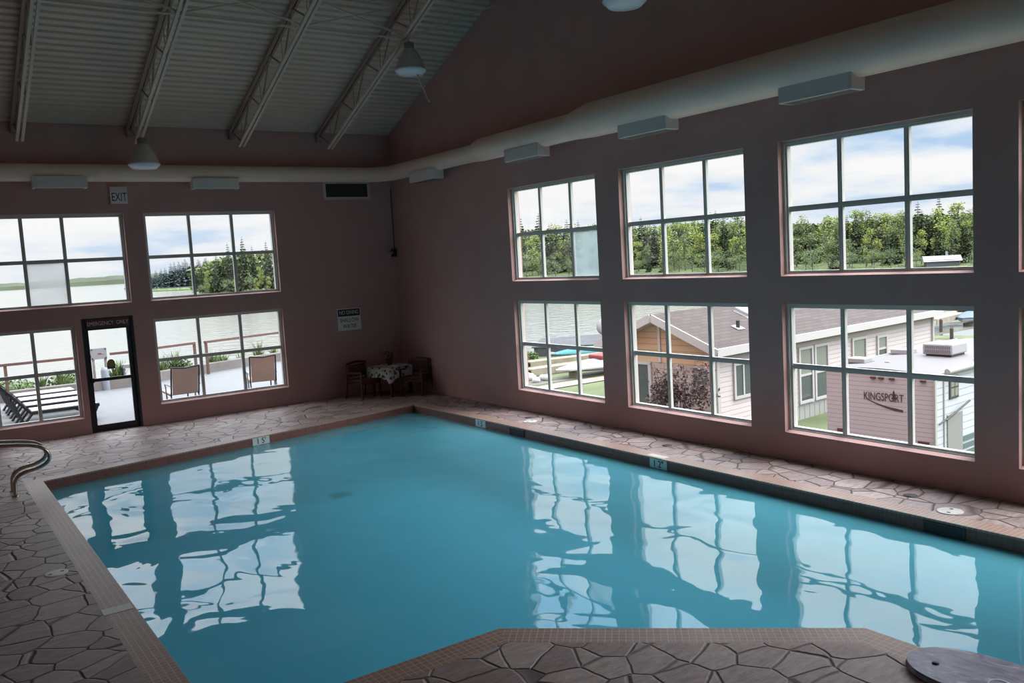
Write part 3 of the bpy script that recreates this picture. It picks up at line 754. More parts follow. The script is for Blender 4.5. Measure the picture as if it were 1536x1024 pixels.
def handrail(label, y, base):
    h = thing('handrail', label, 'handrail', (-8.42, y, 0), 0, 'pool exit handrails')
    ctrl = [(0, 0, 0), (0, 0, .10), (.012, 0, .20), (.06, 0, .275), (.16, 0, .32), (.30, 0, .345), (.40, 0, .385), (.455, 0, .45), (.45, 0, .53), (.39, 0, .61), (.28, 0, .665), (.08, 0, .705), (-.25, 0, .745), (-.7, 0, .775), (-.95, 0, .74), (-1.05, 0, .62), (-1.05, 0, 0)]
    pts = []
    for i in range(len(ctrl) - 1):
        p0, p1, p2, p3 = [Vector(ctrl[max(0, min(len(ctrl) - 1, i + k))]) for k in (-1, 0, 1, 2)]
        for t in (0, .25, .5, .75):
            pts.append(.5 * ((2 * p1) + (p2 - p0) * t + (2 * p0 - 5 * p1 + 4 * p2 - p3) * t * t + (3 * p1 - p0 - 3 * p2 + p3) * t ** 3))
    pts.append(Vector(ctrl[-1]))
    m = MB(); m.tube(pts, .026, 12); m.build('rail_tube', 'steel', h)
    for bx in (0, -1.05):
        m = MB(); m.lathe([(.045, 0), (.045, .012), (.025, .02)], (bx, 0, 0), 16); m.build('base_flange', 'steel', h)
handrail('curved steel handrail nearer the camera at the left pool edge', -4.5, 0)
handrail('curved steel handrail farther from the camera at the left pool edge', -4.15, 0)

bd = thing('bodyboard', 'blue and purple marbled bodyboard lying on the deck corner', 'board', (-3.96, -15.54, 0), .09)
m = MB(); prof = []
for k in range(41):
    t = k / 40; s = -1 + 2 * t
    prof.append((s, .30 * (1 - abs(s) ** 3.2) ** .5 if s > 0 else .30 * (1 - .25 * abs(s) ** 4)))
outl = [(w, .62 * s) for s, w in prof] + [(-w, .62 * s) for s, w in reversed(prof)]
out2 = []
for p in outl:
    if not out2 or (Vector(p) - Vector(out2[-1])).length > 1e-4: out2.append(p)
nb = len(out2); vs = []
for f_, z in ((.96, .004), (1, .015), (1, .04), (.965, .052)):
    vs += [(x * f_, y * (f_ * .3 + .7), z) for x, y in out2]
fs = [tuple(range(nb - 1, -1, -1)), tuple(range(3 * nb, 4 * nb))]
for r_ in range(3): fs += [(r_ * nb + i, r_ * nb + (i + 1) % nb, (r_ + 1) * nb + (i + 1) % nb, (r_ + 1) * nb + i) for i in range(nb)]
m.add(vs, fs); m.build('board_body', 'marbled', bd)
m = MB(); m.lathe([(.022, .0525), (.022, .058), (.001, .06)], (-.05, .42, 0), 12); m.build('leash_plug', 'vent_dark', bd)
m = MB(); m.lathe([(.07, .0525), (.07, .054), (.055, .054)], (-.06, .02, 0), 24); m.build('badge_ring', 'sign_white', bd)

# ------------------------------------------------------------------ outdoors: terrace side (back windows)
EDGE = [(-16, 7.1), (-5.6, 7.05), (-4.55, 7.1), (-3.7, 7.67), (-.7, 8.94), (1.6, 9.6)]
m = MB(); tp = [(-16, WT)] + [(1.6, WT)] + list(reversed(EDGE))
m.face([(x, y, -.02) for x, y in tp], [(x, y) for x, y in tp])
struct(m.build('patio_ground', 'patio'))
kb = MB()
for (xa, ya), (xb, yb) in zip(EDGE, EDGE[1:]):
    kb.bar((xa, ya + .15, .06), (xb, yb + .15, .06), .3, .36)
struct(kb.build('kerb', 'kerb'))
bk = MB(); xs = [-30 + 2.0 * k for k in range(17)]
def edge_y(x):
    for (xa, ya), (xb, yb) in zip(EDGE, EDGE[1:]):
        if xa <= x <= xb: return ya + (yb - ya) * (x - xa) / (xb - xa)
    return EDGE[0][1] if x < -16 else EDGE[-1][1]
prevrow = None
for k, f_ in enumerate((0, .25, .5, .75, 1)):
    row = []
    for x in xs:
        e = edge_y(x) + .28; row.append((x, e + f_ * (16.5 - e) + (random.uniform(-.5, .5) if 0 < f_ else 0), .1 - 2.35 * f_ ** 1.3 + (random.uniform(-.08, .08) if 0 < f_ < 1 else 0)))
    if prevrow:
        for i in range(len(row) - 1): bk.face([prevrow[i], prevrow[i + 1], row[i + 1], row[i]], sm=True)
    prevrow = row
struct(bk.build('bank_ground', 'bank'))
# retaining face between the terrace and the lower yard
m = MB(); m.box(1.55, WT, -2.08, 1.75, 9.9, -.02); struct(m.build('retaining_wall', 'kerb'))

GZ = -2.0
lawn = [(.3, -40), (32, -40), (31.6, 2.4), (31, 5.0), (29, 13.5), (24, 17), (19, 17.8), (14, 17.6), (8, 17), (3, 14), (1.7, 9.9), (.3, .2)]
m = MB(); m.face([(x, y, GZ) for x, y in lawn]); struct(m.build('yard_ground', 'grass'))
sh = [(30.6, 1.5), (29.6, 4.4), (26.5, 10.5), (20, 8.8), (14, 8.3), (7, 8.3)]
sh2 = [(31.9, 2.0), (31.4, 5.6), (29.5, 14.2), (19.2, 18.4), (14, 18.2), (5, 17)]
m = MB()
for i in range(len(sh) - 1): m.face([(*sh[i], GZ + .012), (*sh2[i], GZ - .1), (*sh2[i + 1], GZ - .1), (*sh[i + 1], GZ + .012)])
struct(m.build('shore_ground', 'shore_mud'))
m = MB(); m.face([(x, y, GZ + .03) for x, y in [(8.2, 6.7), (9.83, 7.0), (12.33, 7.0), (17, 6.6), (17, 7.6), (13.2, 7.8), (10.7, 8.0), (8.6, 7.8)]])
struct(m.build('garden_path', 'path'))
m = MB(); m.face([(-3000, 5, -2.12), (60, 5, -2.12), (3000, -600, -2.12), (3000, 4000, -2.12), (-3000, 4000, -2.12)])
tag(m.build('lake_water', 'lake'), 'pale calm lake beyond the windows', 'lake', None, 'stuff')

# railing sections
def rail(label, a, b, posts, mid=True):
    r = thing('railing', label, 'railing', (a[0], a[1], -.02), 0, 'railing sections at the terrace edge')
    dx, dy = b[0] - a[0], b[1] - a[1]
    m = MB(); m.bar((0, 0, .95), (dx, dy, .95), .10, .065); m.build('top_rail', 'rail_wood', r)
    for f_ in posts:
        m = MB(); m.bar((dx * f_, dy * f_, 0), (dx * f_, dy * f_, .93), .07, .07, (1, 0, 0)); m.build('post', 'rail_wood', r)
rail('reddish railing running behind the dark loungers', (-9.5, 7.0), (-5.55, 6.95), (.01, .5))
rail('greyish railing seen through the emergency door', (-5.05, 7.15), (-4.4, 7.15), (.99,))
rail('reddish railing section behind the left sling chair', (-4.3, 7.35), (-2.6, 8.02), (.99,))
rail('reddish railing section behind the right sling chair', (-2.33, 7.95), (.9, 9.1), (.01, .98))

# loungers
def lounger(label, y):
    l = thing('sun_lounger', label, 'sun lounger', (-7.55, y, -.02), 0, 'dark loungers with white slats in a row')
    m = MB()
    for s in (-.31, .31): m.bar((0, s, .33), (1.25, s, .33), .05, .06)
    m.bar((1.25, -.31, .33), (1.25, .31, .33), .05, .06); m.build('frame', 'lounger_dark', l)
    m = MB()
    m.box(.02, -.285, .345, 1.24, .285, .372); m.build('seat_slats', 'lounger_white', l)
    m = MB()
    a = Vector((0, 0, .33)); e = Vector((-.52, 0, .95)); dirv = (e - a)
    for s in (-.30, -.05, .05, .30): m.bar((0, s, .33), (-.52, s, .95), .05, .035, (0, 1, 0))
    for k in range(7):
        p = a + dirv * (k / 6); m.bar((p.x, -.3, p.z), (p.x, .3, p.z), .03, .045)
    for k in range(6):
        p = a + dirv * (k / 6); q = a + dirv * ((k + 1) / 6)
        for s in (-1, 1): m.bar((p.x, s * .29, p.z), (q.x, s * .06, q.z), .03, .03)
    m.build('backrest', 'lounger_dark', l)
    for s in (-.31, .31):
        m = MB(); m.tube([(.02, s, .32), (-.12, s, .15), (-.22, s, 0)], .03, 6); m.build('leg', 'lounger_dark', l)
        m = MB(); m.tube([(-.30, s, .62), (-.2, s, .3), (-.08, s, 0)], .022, 6); m.build('back_strut', 'lounger_dark', l)
        m = MB(); m.tube([(.80, s, .32), (1.0, s, .22), (1.12, s, .02), (1.2, s, 0)], .028, 6); m.tube([(1.24, s, .32), (1.16, s, .15), (1.12, s, .02)], .026, 6); m.build('leg', 'lounger_dark', l)
    return l
for y, lb in zip((2.05, 3.1, 4.15, 5.15), ('dark lounger with white slats standing closest to the lower left window', 'dark lounger with white slats second from the lower left window', 'dark lounger with white slats third from the lower left window', 'dark lounger with white slats farthest from the window, nearest the railing')):
    lounger(lb, y)

def sling(label, loc, rz):
    c = thing('sling_chair', label, 'chair', loc, rz, 'tan sling chairs on the terrace')     # faces local +y, back towards the window
    m = MB(); m.box(-.26, .0, -.0, .26, .0, 0)
    m = MB(); A = [(.0, .36), (-.10, .62), (-.22, .93), (-.235, .96)]
    for (ya, za), (yb, zb_) in zip(A, A[1:]):
        m.add([(-.265, ya, za), (.265, ya, za), (.265, yb, zb_), (-.265, yb, zb_), (-.265, ya - .012, za), (.265, ya - .012, za), (.265, yb - .012, zb_), (-.265, yb - .012, zb_)], [(0, 1, 2, 3), (7, 6, 5, 4), (0, 3, 7, 4), (1, 5, 6, 2)])
    m.build('back_sling', 'sling', c)
    m = MB(); m.box(-.265, .0, .35, .265, 1.15, .362); m.build('seat_sling', 'sling', c)
    for s in (-1, 1):
        m = MB(); m.tube([(s * .29, -.245, .975), (s * .29, -.1, .62), (s * .29, .0, .35), (s * .29, 1.2, .35)], .019, 8); m.build('side_rail', 'sling_frame', c)
        m = MB(); m.tube([(s * .30, -.10, .56), (s * .33, .05, .58), (s * .33, .38, .57), (s * .31, .42, .50), (s * .30, .40, .0)], .017, 8); m.build('armrest', 'alu', c)
        m = MB(); m.tube([(s * .29, 1.05, .34), (s * .29, 1.15, 0)], .017, 8); m.build('leg', 'sling_frame', c)
        m = MB(); m.tube([(s * .29, .05, .36), (s * .29, -.22, 0)], .017, 8); m.build('leg', 'sling_frame', c)
    m = MB(); m.tube([(-.29, -.245, .975), (0, -.25, .945), (.29, -.245, .975)], .017, 8); m.build('top_bar', 'sling_frame', c)
sling('tan sling chair seen from behind, next to the emergency door', (-4.60, 1.45, -.02), -.03)
sling('tan sling chair seen from behind, angled at the corner side of the window', (-2.72, 1.85, -.02), -.22)

s = thing('notice_board', 'grey notice board on two posts seen through the glass door', 'sign', (-5.23, 7.75, .05))
m = MB(); m.box(-.20, -.02, .72, .20, .01, 1.02); m.build('board_panel', 'sign_grey', s)
m = MB(); m.box(-.02, -.024, .86, .06, -.02, .89); m.box(-.02, -.024, .85, .14, -.02, .856); m.build('red_mark', 'sign_red', s)
for sx in (-.15, .16):
    m = MB(); m.bar((sx, .03, -.05), (sx, .03, .98), .06, .06, (1, 0, 0)); m.build('post', 'post_wood', s)
for sx in (-.17, .17):
    for sz in (.75, .99):
        m = MB(); m.box(sx - .02, -.026, sz - .02, sx + .02, -.02, sz + .02); m.build('corner_bolt', 'vent_dark', s)
m = MB(); m.lathe([(.10, 0), (.10, .52), (.07, .60), (.001, .62)], n=16); tag(m.build('bollard', 'bollard', None, (-5.23, 7.1, -.02)), 'blue grey rounded bollard below the notice board', 'bollard')
gt = thing('side_table', 'small grey table among the grass right of the notice board', 'table', (-4.45, 7.85, .05))
m = MB(); m.box(-.22, -.2, .40, .22, .2, .50); m.build('tabletop', 'sign_grey', gt)
for sx in (-.18, .18):
    m = MB(); m.bar((sx, 0, 0), (sx, 0, .40), .04, .3, (0, 1, 0)); m.build('leg', 'sign_grey', gt)

# plants
def tuft_mesh(nb, h, spread, name):
    m = MB()
    for k in range(nb):
        a = random.uniform(0, 2 * PI); r = random.uniform(0, .10); lean = random.uniform(.1, 1) * spread; hh = h * random.uniform(.5, 1); w = .012 + .01 * random.random()
        b = Vector((r * math.cos(a), r * math.sin(a), 0)); dv = Vector((math.cos(a), math.sin(a), 0)); sd = Vector((-math.sin(a), math.cos(a), 0)) * w
        mid = b + dv * lean * .35 + Vector((0, 0, hh * .65)); tip = b + dv * lean + Vector((0, 0, hh))
        m.face([b - sd, b + sd, mid + sd * .8, mid - sd * .8]); m.face([mid - sd * .8, mid + sd * .8, tip])
    return m
def leafball(m, c, rad, nleaf, size):
    for k in range(nleaf):
        v = Vector((random.gauss(0, 1), random.gauss(0, 1), random.gauss(0, 1))).normalized() * (random.random() ** .4)
        p = Vector(c) + Vector((v.x * rad[0], v.y * rad[1], v.z * rad[2]))
        q = Matrix.Rotation(random.uniform(0, 6.28), 3, Vector((random.gauss(0, 1), random.gauss(0, 1), random.gauss(0, 1))).normalized()); s_ = size * random.uniform(.6, 1.3)
        m.face([p + q @ Vector(t) for t in ((-s_, 0, 0), (0, -s_ * .55, 0), (s_, 0, 0), (0, s_ * .55, 0))])
g1 = tuft_mesh(60, .75, .45, 'g').build('grass_tuft', 'blade'); g2 = tuft_mesh(45, .5, .35, 'g').build('grass_tuft', 'blade')
spots = [(-7.9, 7.6, 0), (-7.2, 7.75, 1), (-6.7, 7.6, 0), (-6.2, 7.8, 0), (-5.75, 7.7, 1), (-4.85, 7.8, 0), (-4.7, 8.0, 0), (-4.1, 7.9, 1), (-3.85, 8.1, 0), (-3.5, 8.3, 0), (-3.1, 8.5, 0), (-2.75, 8.7, 1), (-1.9, 8.9, 0), (-1.55, 9.0, 1), (-.9, 9.3, 1), (-.2, 9.6, 0), (.4, 9.8, 1)]
for k, (x, y, t_) in enumerate(spots):
    src = (g1, g2)[t_]; o = src if k in (0, 1) else src.copy()
    if k > 1: COL.objects.link(o)
    o.location = (x, y, edge_y(x) * 0 + .05 - .10 * max(0, y - edge_y(x) - .3)); o.rotation_euler = (0, 0, k * 1.3); o.scale = (1, 1, .8 + .4 * random.random())
    tag(o, 'tuft of tall green grass growing along the terrace kerb', 'grass tuft', 'grass tufts along the terrace kerb')
def bush(label, loc, rad, n_, lf=.05, mt='bush'):
    b = thing('bush', label, 'bush', loc)
    m = MB(); leafball(m, (0, 0, rad[2] * .8), rad, n_, lf); m.build('foliage', mt, b)
    m = MB()
    for k in range(6):
        a = k; m.tube([(0, 0, -.1), (.3 * rad[0] * math.cos(a), .3 * rad[1] * math.sin(a), rad[2])], .012, 5)
    m.build('stems', 'twig', b)
bush('low green bush behind the lounger backs', (-7.3, 8.4, -.05), (.65, .4, .26), 700)
bush('low green bush left of the notice board beyond the loungers', (-6.0, 8.3, -.05), (.5, .4, .30), 700)
bush('green bush behind the left sling chair', (-3.0, 8.5, -.05), (.42, .3, .34), 500)
bush('small green bush behind the kerb between the sling chairs', (-1.6, 9.4, -.1), (.35, .3, .25), 400)
bush('taller green bush at the left end of the lower left window', (-8.6, 7.9, -.05), (.35, .35, .60), 500)

# ------------------------------------------------------------------ outdoors: park model house
HA = math.atan2(.0811, .9967)
ho = thing('house', 'beige sided cottage with brown shingle roof and tan gable', 'house', (6.49, -3.80, GZ), HA)
HL, HWD, EZ, RZ_ = 11.9, 4.1, 2.40, 3.225
m = MB()
m.face([(.3, .25, .4), (HL - .2, .25, .4), (HL - .2, .25, EZ), (.3, .25, EZ)]); m.face([(.3, HWD - .25, .4), (HL - .2, HWD - .25, .4), (HL - .2, HWD - .25, EZ), (.3, HWD - .25, EZ)])
m.face([(HL - .2, .25, .4), (HL - .2, HWD - .25, .4), (HL - .2, HWD - .25, EZ), (HL - .2, HWD / 2, RZ_ - .1), (HL - .2, .25, EZ)])
m.build('side_wall', 'siding', ho)
m = MB(); m.face([(.3, .25, 1.92), (.3, HWD - .25, 1.92), (.3, HWD - .25, EZ + .05), (.3, HWD / 2, RZ_ - .08), (.3, .25, EZ + .05)]); m.build('gable_wall', 'siding_tan', ho)
m = MB(); m.face([(.3, .25, .4), (.3, HWD - .25, .4), (.3, HWD - .25, 1.92), (.3, .25, 1.92)]); m.build('front_wall', 'siding_pink', ho)
m = MB(); sl = (RZ_ - EZ) / (HWD / 2); LS = math.hypot(HWD / 2, RZ_ - EZ)
m.face([(0, 0, EZ), (HL, 0, EZ), (HL, HWD / 2, RZ_), (0, HWD / 2, RZ_)], [(0, 0), (HL, 0), (HL, LS), (0, LS)])
m.face([(0, HWD / 2, RZ_), (HL, HWD / 2, RZ_), (HL, HWD, EZ), (0, HWD, EZ)], [(0, LS), (HL, LS), (HL, 0), (0, 0)])
m.build('roof', 'shingle', ho)
m = MB(); m.box(-.02, -.05, EZ - .19, HL, .0, EZ + .01); m.box(0, -.02, EZ - .19, HL, .28, EZ - .16)
m.bar((-.02, -.03, EZ - .10), (-.02, HWD / 2, RZ_ - .10), .04, .20); m.bar((-.02, HWD / 2, RZ_ - .10), (-.02, HWD + .03, EZ - .10), .04, .20)
m.bar((.13, .0, EZ - .2), (.13, HWD / 2, RZ_ - .2), .30, .02); m.bar((.13, HWD / 2, RZ_ - .2), (.13, HWD, EZ - .2), .30, .02)
m.build('fascia', 'fascia', ho)
m = MB(); m.box(.22, .17, .4, .33, .25, EZ - .16); m.box(HL - .25, .19, .4, HL - .17, .25, EZ - .16); m.box(.27, HWD / 2 - .04, 1.94, .30, HWD / 2 + .04, RZ_ - .3); m.build('corner_trim', 'fascia', ho)
m = MB(); m.box(.35, .27, 0, HL - .25, HWD - .27, .4)
for k in range(46): m.box(.4 + k * .25, .262, 0, .43 + k * .25, .27, .4)
m.build('skirting', 'skirt', ho)
def hwin(s0, s1, z0, z1, kind):
    m = MB(); t = .075
    m.box(s0 - t, .20, z0 - t, s1 + t, .25, z0); m.box(s0 - t, .20, z1, s1 + t, .25, z1 + t); m.box(s0 - t, .20, z0, s0, .25, z1); m.box(s1, .20, z0, s1 + t, .25, z1)
    if kind == 'hung': m.box(s0, .215, (z0 + z1) / 2 - .03, s1, .25, (z0 + z1) / 2 + .03)
    if kind == 'slide': m.box((s0 + s1) / 2 - .03, .215, z0, (s0 + s1) / 2 + .03, .25, z1)
    w = m.build('window_frame', 'fascia', ho)
    if kind == 'hung':
        m = MB(); m.face([(s0, .235, z0), (s1, .235, z0), (s1, .235, (z0 + z1) / 2), (s0, .235, (z0 + z1) / 2)]); m.build('pane', 'pane_dark', w)
        m = MB(); m.face([(s0, .232, (z0 + z1) / 2), (s1, .232, (z0 + z1) / 2), (s1, .232, z1), (s0, .232, z1)]); m.build('pane', 'pane_blind', w)
    else:
        m = MB(); m.face([(s0, .235, z0), (s1, .235, z0), (s1, .235, z1), (s0, .235, z1)]); m.build('pane', 'pane_dark' if kind == 'slide' else 'pane_blind', w)
hwin(1.02, 1.70, 1.08, 1.86, 'slide'); hwin(3.92, 4.48, .52, 1.93, 'hung'); hwin(4.70, 5.28, .52, 1.93, 'hung'); hwin(6.70, 7.38, 1.12, 1.90, 'plain'); hwin(8.15, 8.62, 1.15, 1.83, 'hung')
m = MB(); m.box(.26, 2.36, .5, .30, 2.46, 1.9); m.box(.26, 2.84, .5, .30, 2.94, 1.9); m.box(.26, 2.36, 1.85, .30, 2.94, 1.93); m.box(.26, 1.70, .5, .30, 1.76, 1.9); pdr = m.build('patio_door', 'fascia', ho)
m = MB(); m.face([(.285, 2.46, .5), (.285, 2.84, .5), (.285, 2.84, 1.85), (.285, 2.46, 1.85)]); m.build('pane', 'pane_dark', pdr)
m = MB(); m.face([(.285, .55, 1.25), (.285, .98, 1.25), (.285, .98, 1.85), (.285, .55, 1.85)]); m.build('pane', 'pane_dark', ho)
m = MB(); c_ = (3.25, 1.42); zc = EZ + sl * c_[1]
m.add([(c_[0] - .25 + .5 * i, c_[1] - .22 + .44 * j, zc + sl * (-.22 + .44 * j) + k * .13) for k in (0, 1) for j in (0, 1) for i in (0, 1)], [(0, 1, 3, 2), (4, 5, 7, 6), (0, 1, 5, 4), (1, 3, 7, 5), (3, 2, 6, 7), (2, 0, 4, 6)])
m.build('skylight', 'ac_white', ho, bevel=.03)
m = MB(); zc = EZ + sl * .78; m.tube([(1.95, .78, zc - .02), (1.95, .78, zc + .20)], .05, 10); m.build('vent_pipe', 'pipe', ho)
m = MB(); m.bar((1.95, .66, zc + .02 - sl * .12), (1.95, .90, zc + .02 + sl * .12), .3, .01); m.build('pipe_flashing', 'ac_white', ho)
dsh = thing('satellite_dish', 'grey satellite dish at the far eave of the cottage, half hidden by the wall pier', 'satellite dish', (6.44, .17, .86))
m = MB(); m.lathe([(.001, .06), (.1, .05), (.2, .02), (.27, -.03), (.27, -.04), (.1, .035), (.001, .045)], n=20); o = m.build('dish', 'alu', dsh); o.rotation_euler = (0, -1.1, .6); o.scale = (1, 1, 1)
m = MB(); m.tube([(.05, 0, 0), (.15, 0, -.25), (.15, 0, -.40)], .025, 6); m.build('mast', 'sling_frame', dsh)
cr = thing('wooden_steps', 'small wooden steps against the cottage skirting beside the trailer', 'steps', (11.8, -3.75, GZ), HA)
for k in range(2):
    m = MB(); m.box(-.4, -.6 + .3 * k, 0, .4, -.3 + .3 * k, .2 + .2 * k); m.build('step', 'dock_wood', cr)

# ------------------------------------------------------------------ trailer
TA = math.atan2(.06, .9982)
tr = thing('travel_trailer', 'pinkish travel trailer with rooftop air conditioner parked outside the window', 'trailer', (5.6, -9.71, GZ), TA)
TL, TW, TZ = 5.6, 2.15, 2.35
m = MB(); m.face([(0, 0, .35), (0, TW, .35), (0, TW, TZ), (0, 0, TZ)]); m.build('front_wall', 'trailer_front', tr)
m = MB(); m.face([(0, 0, .35), (TL, 0, .35), (TL, 0, TZ), (0, 0, TZ)]); m.face([(0, TW, .35), (TL, TW, .35), (TL, TW, TZ), (0, TW, TZ)]); m.face([(TL, 0, .35), (TL, TW, .35), (TL, TW, TZ), (TL, 0, TZ)]); m.build('side_wall', 'trailer_side', tr)
m = MB(); nS = 8
for k in range(nS):
    a, b_ = TW * k / nS, TW * (k + 1) / nS; za = TZ + .06 * math.sin(PI * k / nS); zb2 = TZ + .06 * math.sin(PI * (k + 1) / nS)
    m.face([(-.02, a, za), (TL, a, za), (TL, b_, zb2), (-.02, b_, zb2)], sm=True); m.face([(-.02, a, TZ - .02), (-.02, a, za), (-.02, b_, zb2), (-.02, b_, TZ - .02)])
m.build('roof', 'trailer_roof', tr)
m = MB(); m.box(-.03, -.03, TZ - .03, TL, .0, TZ + .01); m.box(-.03, TW, TZ - .03, TL, TW + .03, TZ + .01); m.box(-.03, -.03, .35, .03, .0, TZ); m.box(.33, -.02, .35, .37, .0, TZ - .05); m.build('edge_trim', 'trailer_trim', tr)
m = MB(); m.box(.05, .05, .2, TL - .05, TW - .05, .36); m.build('chassis', 'vent_dark', tr)
for x in (2.6, 3.4):
    for y in (.02, TW - .22):
        m = MB(); m.tube([(x, y, .3), (x, y + .2, .3)], .3, 20); m.build('wheel', 'pipe', tr)
m = MB(); m.tube([(.35, -.07, TZ + .02), (TL, -.07, TZ + .02)], .055, 10); m.build('awning_roll', 'trailer_trim', tr)
m = MB(); m.tube([(.34, -.05, 1.48), (1.12, -.12, 1.74)], .018, 6); m.tube([(.12, -.03, 1.43), (.36, -.05, 1.50)], .012, 6); m.build('awning_arm', 'sling_frame', tr)
m = MB(); m.box(.55, -.02, 1.83, .90, .0, 2.24); w = m.build('window_frame', 'sling_frame', tr)
m = MB()
for i in range(2):
    for j in range(2): m.box(.59 + i * .155, -.024, 1.87 + j * .18, .72 + i * .155, -.02, 2.02 + j * .18)
m.build('pane', 'pane_blind', w)
m = MB(); m.box(.46, -.02, .50, 1.06, .0, 1.55); m.build('storage_door', 'alu', tr, bevel=.01)
m = MB()
for k in range(4): m.box(1.10, -.006, .52 + k * .14, TL - .1, .0, .62 + k * .14)
m.build('side_stripe', 'decal_green', tr)
for yy in (.20, .79, 1.0, 1.16):
    m = MB(); m.box(-.03, yy - .05, 2.205, .0, yy + .05, 2.24); m.build('marker_light', 'lens_red', tr)
m = MB(); m.box(-.03, .10, 1.0, .0, .30, 1.11); m.build('tail_light', 'lens_red', tr)
m = MB(); m.box(-.03, 1.82, 1.08, .0, 1.92, 1.16); m.build('tail_light', 'lens_red', tr)
text('KINGSPORT', .21, 'lettering', 'decal', tr, (-.008, .965, 1.86), RR, sx=.70)
m = MB(); top = []; bot = []
for k in range(13):
    t = k / 12; y = 1.30 - .72 * t; z = 1.80 - .17 * t + .03 * math.sin(t * PI) * -1; th = .012 + .05 * t * (1 if t < .9 else .7)
    top.append((-.006, y, z + th / 2)); bot.append((-.006, y, z - th / 2))
m.add(top + bot, [(i, i + 1, 13 + i + 1, 13 + i) for i in range(12)]); m.build('swoosh', 'decal', tr)
m = MB(); tx = .755
for k, (hw, z0, z1) in enumerate(((.055, 1.84, 1.93), (.04, 1.90, 1.98), (.025, 1.95, 2.02))): m.face([(-.010, tx - hw, z0), (-.010, tx + hw, z0), (-.010, tx, z1)])
m.box(-.012, tx - .008, 1.80, -.008, tx + .008, 1.86); m.build('tree_logo', 'decal', tr)
ac = thing('air_conditioner', 'white slatted air conditioner on the trailer roof', 'air conditioner', (7.88, -8.66, GZ + TZ + .05), TA); ac.scale = (.75, .75, .8)
m = MB(); m.box(-.45, -.40, .05, .45, .40, .33); m.build('shroud', 'ac_white', ac, bevel=.04)
m = MB(); m.box(-.36, -.34, 0, .40, .34, .06); m.build('base_pan', 'vent_dark', ac)
m = MB()
for j in range(2):
    for k in range(14): m.box(-.458, -.35 + k * .05, .10 + j * .10, -.45, -.325 + k * .05, .18 + j * .10)
m.build('intake_grille', 'ac_slot', ac)
def roofvent(label, x, y, sx, sy, hz):
    v = thing('roof_vent', label, 'roof vent', (x, y, GZ + TZ + .03), TA, 'small fittings on the trailer roof')
    m = MB(); m.box(-sx, -sy, 0, sx, sy, hz); m.build('vent_lid', 'ac_white', v, bevel=.015)
    m = MB(); m.box(-sx - .03, -sy - .03, 0, sx + .03, sy + .03, .015); m.build('flange', 'trailer_roof', v)
roofvent('flat white roof vent on the trailer roof below the cottage window', 6.3, -7.75, .16, .2, .09)
roofvent('raised white vent on the trailer roof left of the air conditioner', 7.9, -7.75, .18, .2, .10)
roofvent('tiny cap on the trailer roof in front of the air conditioner', 6.35, -8.35, .05, .05, .05)
an = thing('antenna', 'thin antenna mast on the trailer roof right of the air conditioner', 'antenna', (7.75, -9.35, GZ + TZ + .02))
m = MB(); m.tube([(0, 0, 0), (0, 0, .35)], .008, 5); m.build('mast', 'trailer_trim', an)
m = MB(); m.lathe([(.07, 0), (.05, .03), (.001, .03)], n=10); m.build('base_cap', 'trailer_trim', an)

# ------------------------------------------------------------------ yard things
sb = thing('ornamental_shrub', 'large dark plum-leaved shrub in front of the cottage gable', 'shrub', (5.1, -3.85, GZ))
m = MB()
for k in range(26):
    a = random.uniform(0, 6.28); r = random.uniform(.05, .72); hgt = random.uniform(.4, 2.05)
    leafball(m, (r * math.cos(a), r * math.sin(a), hgt), (.34, .34, .32), 190, .042)
m.build('foliage', 'leaf_plum', sb)
m = MB()
for k in range(22):
    a = random.uniform(0, 6.28); r = random.uniform(.2, .8)
    m.tube([(0, 0, 0), (r * .4 * math.cos(a), r * .4 * math.sin(a), .9), (r * math.cos(a), r * math.sin(a), random.uniform(1.5, 2.35))], [.025, .015, .004], 5)
m.build('branches', 'twig', sb)
def hull(m, L, W, H, rise=.25, n_=12):
    rows = []
    for i in range(n_ + 1):
        t = i / n_; w = W / 2 * min(1, (1 - (1 - min(1, t * 2.2)) ** 2) ** .5 + .02); z0 = rise * (1 - t) ** 3
        rows.append([(t * L, -w, H), (t * L, -w * .8, H * .35 + z0), (t * L, 0, z0), (t * L, w * .8, H * .35 + z0), (t * L, w, H)])
    for a, b_ in zip(rows, rows[1:]):
        for k in range(4): m.face([a[k], b_[k], b_[k + 1], a[k + 1]], sm=True)
    m.face(rows[-1]); return rows
def boat(label, loc, rz, L, W, H, cover, cover_h, extra=None):
    b = thing('motor_boat', label, 'boat', loc, rz)
    m = MB(); rows = hull(m, L, W, H); m.build('hull', 'boat_hull', b)
    m = MB(); prev = None
    for i, r in enumerate(rows):
        t = i / (len(rows) - 1); w = abs(r[0][1]); h = cover_h * math.sin(min(1, t * 1.6) * PI / 2)
        row = [(r[0][0], -w * 1.02, H * .9), (r[0][0], -w, H + .02)] + [(r[0][0], -w * math.cos(q * PI / 6), H + .02 + h * math.sin(q * PI / 6)) for q in range(1, 6)] + [(r[0][0], w, H + .02), (r[0][0], w * 1.02, H * .9)]
        if prev:
            for k in range(len(row) - 1): m.face([prev[k], row[k], row[k + 1], prev[k + 1]], sm=True)
        prev = row
    m.face(prev); m.build('boat_cover', cover, b)
    m = MB(); m.box(.8, -.25, -.10, .95, .25, .12); m.box(L * .7, -.4, -.10, L * .7 + .12, .4, .08); m.build('cradle', 'dock_wood', b)
    if extra:
        m = MB(); m.box(L * .42, -.4, H + cover_h * .8, L * .66, .4, H + cover_h + .12); o = m.build('canvas_top', extra, b, bevel=.05); o['label'] = 'red canvas patch'
    return b
boat('boat under a pale grey cover with red canvas on the lawn', (11.2, 8.75, GZ + .10), -.03, 4.6, 1.35, .27, 'tarp_white', .30, 'red_plastic')
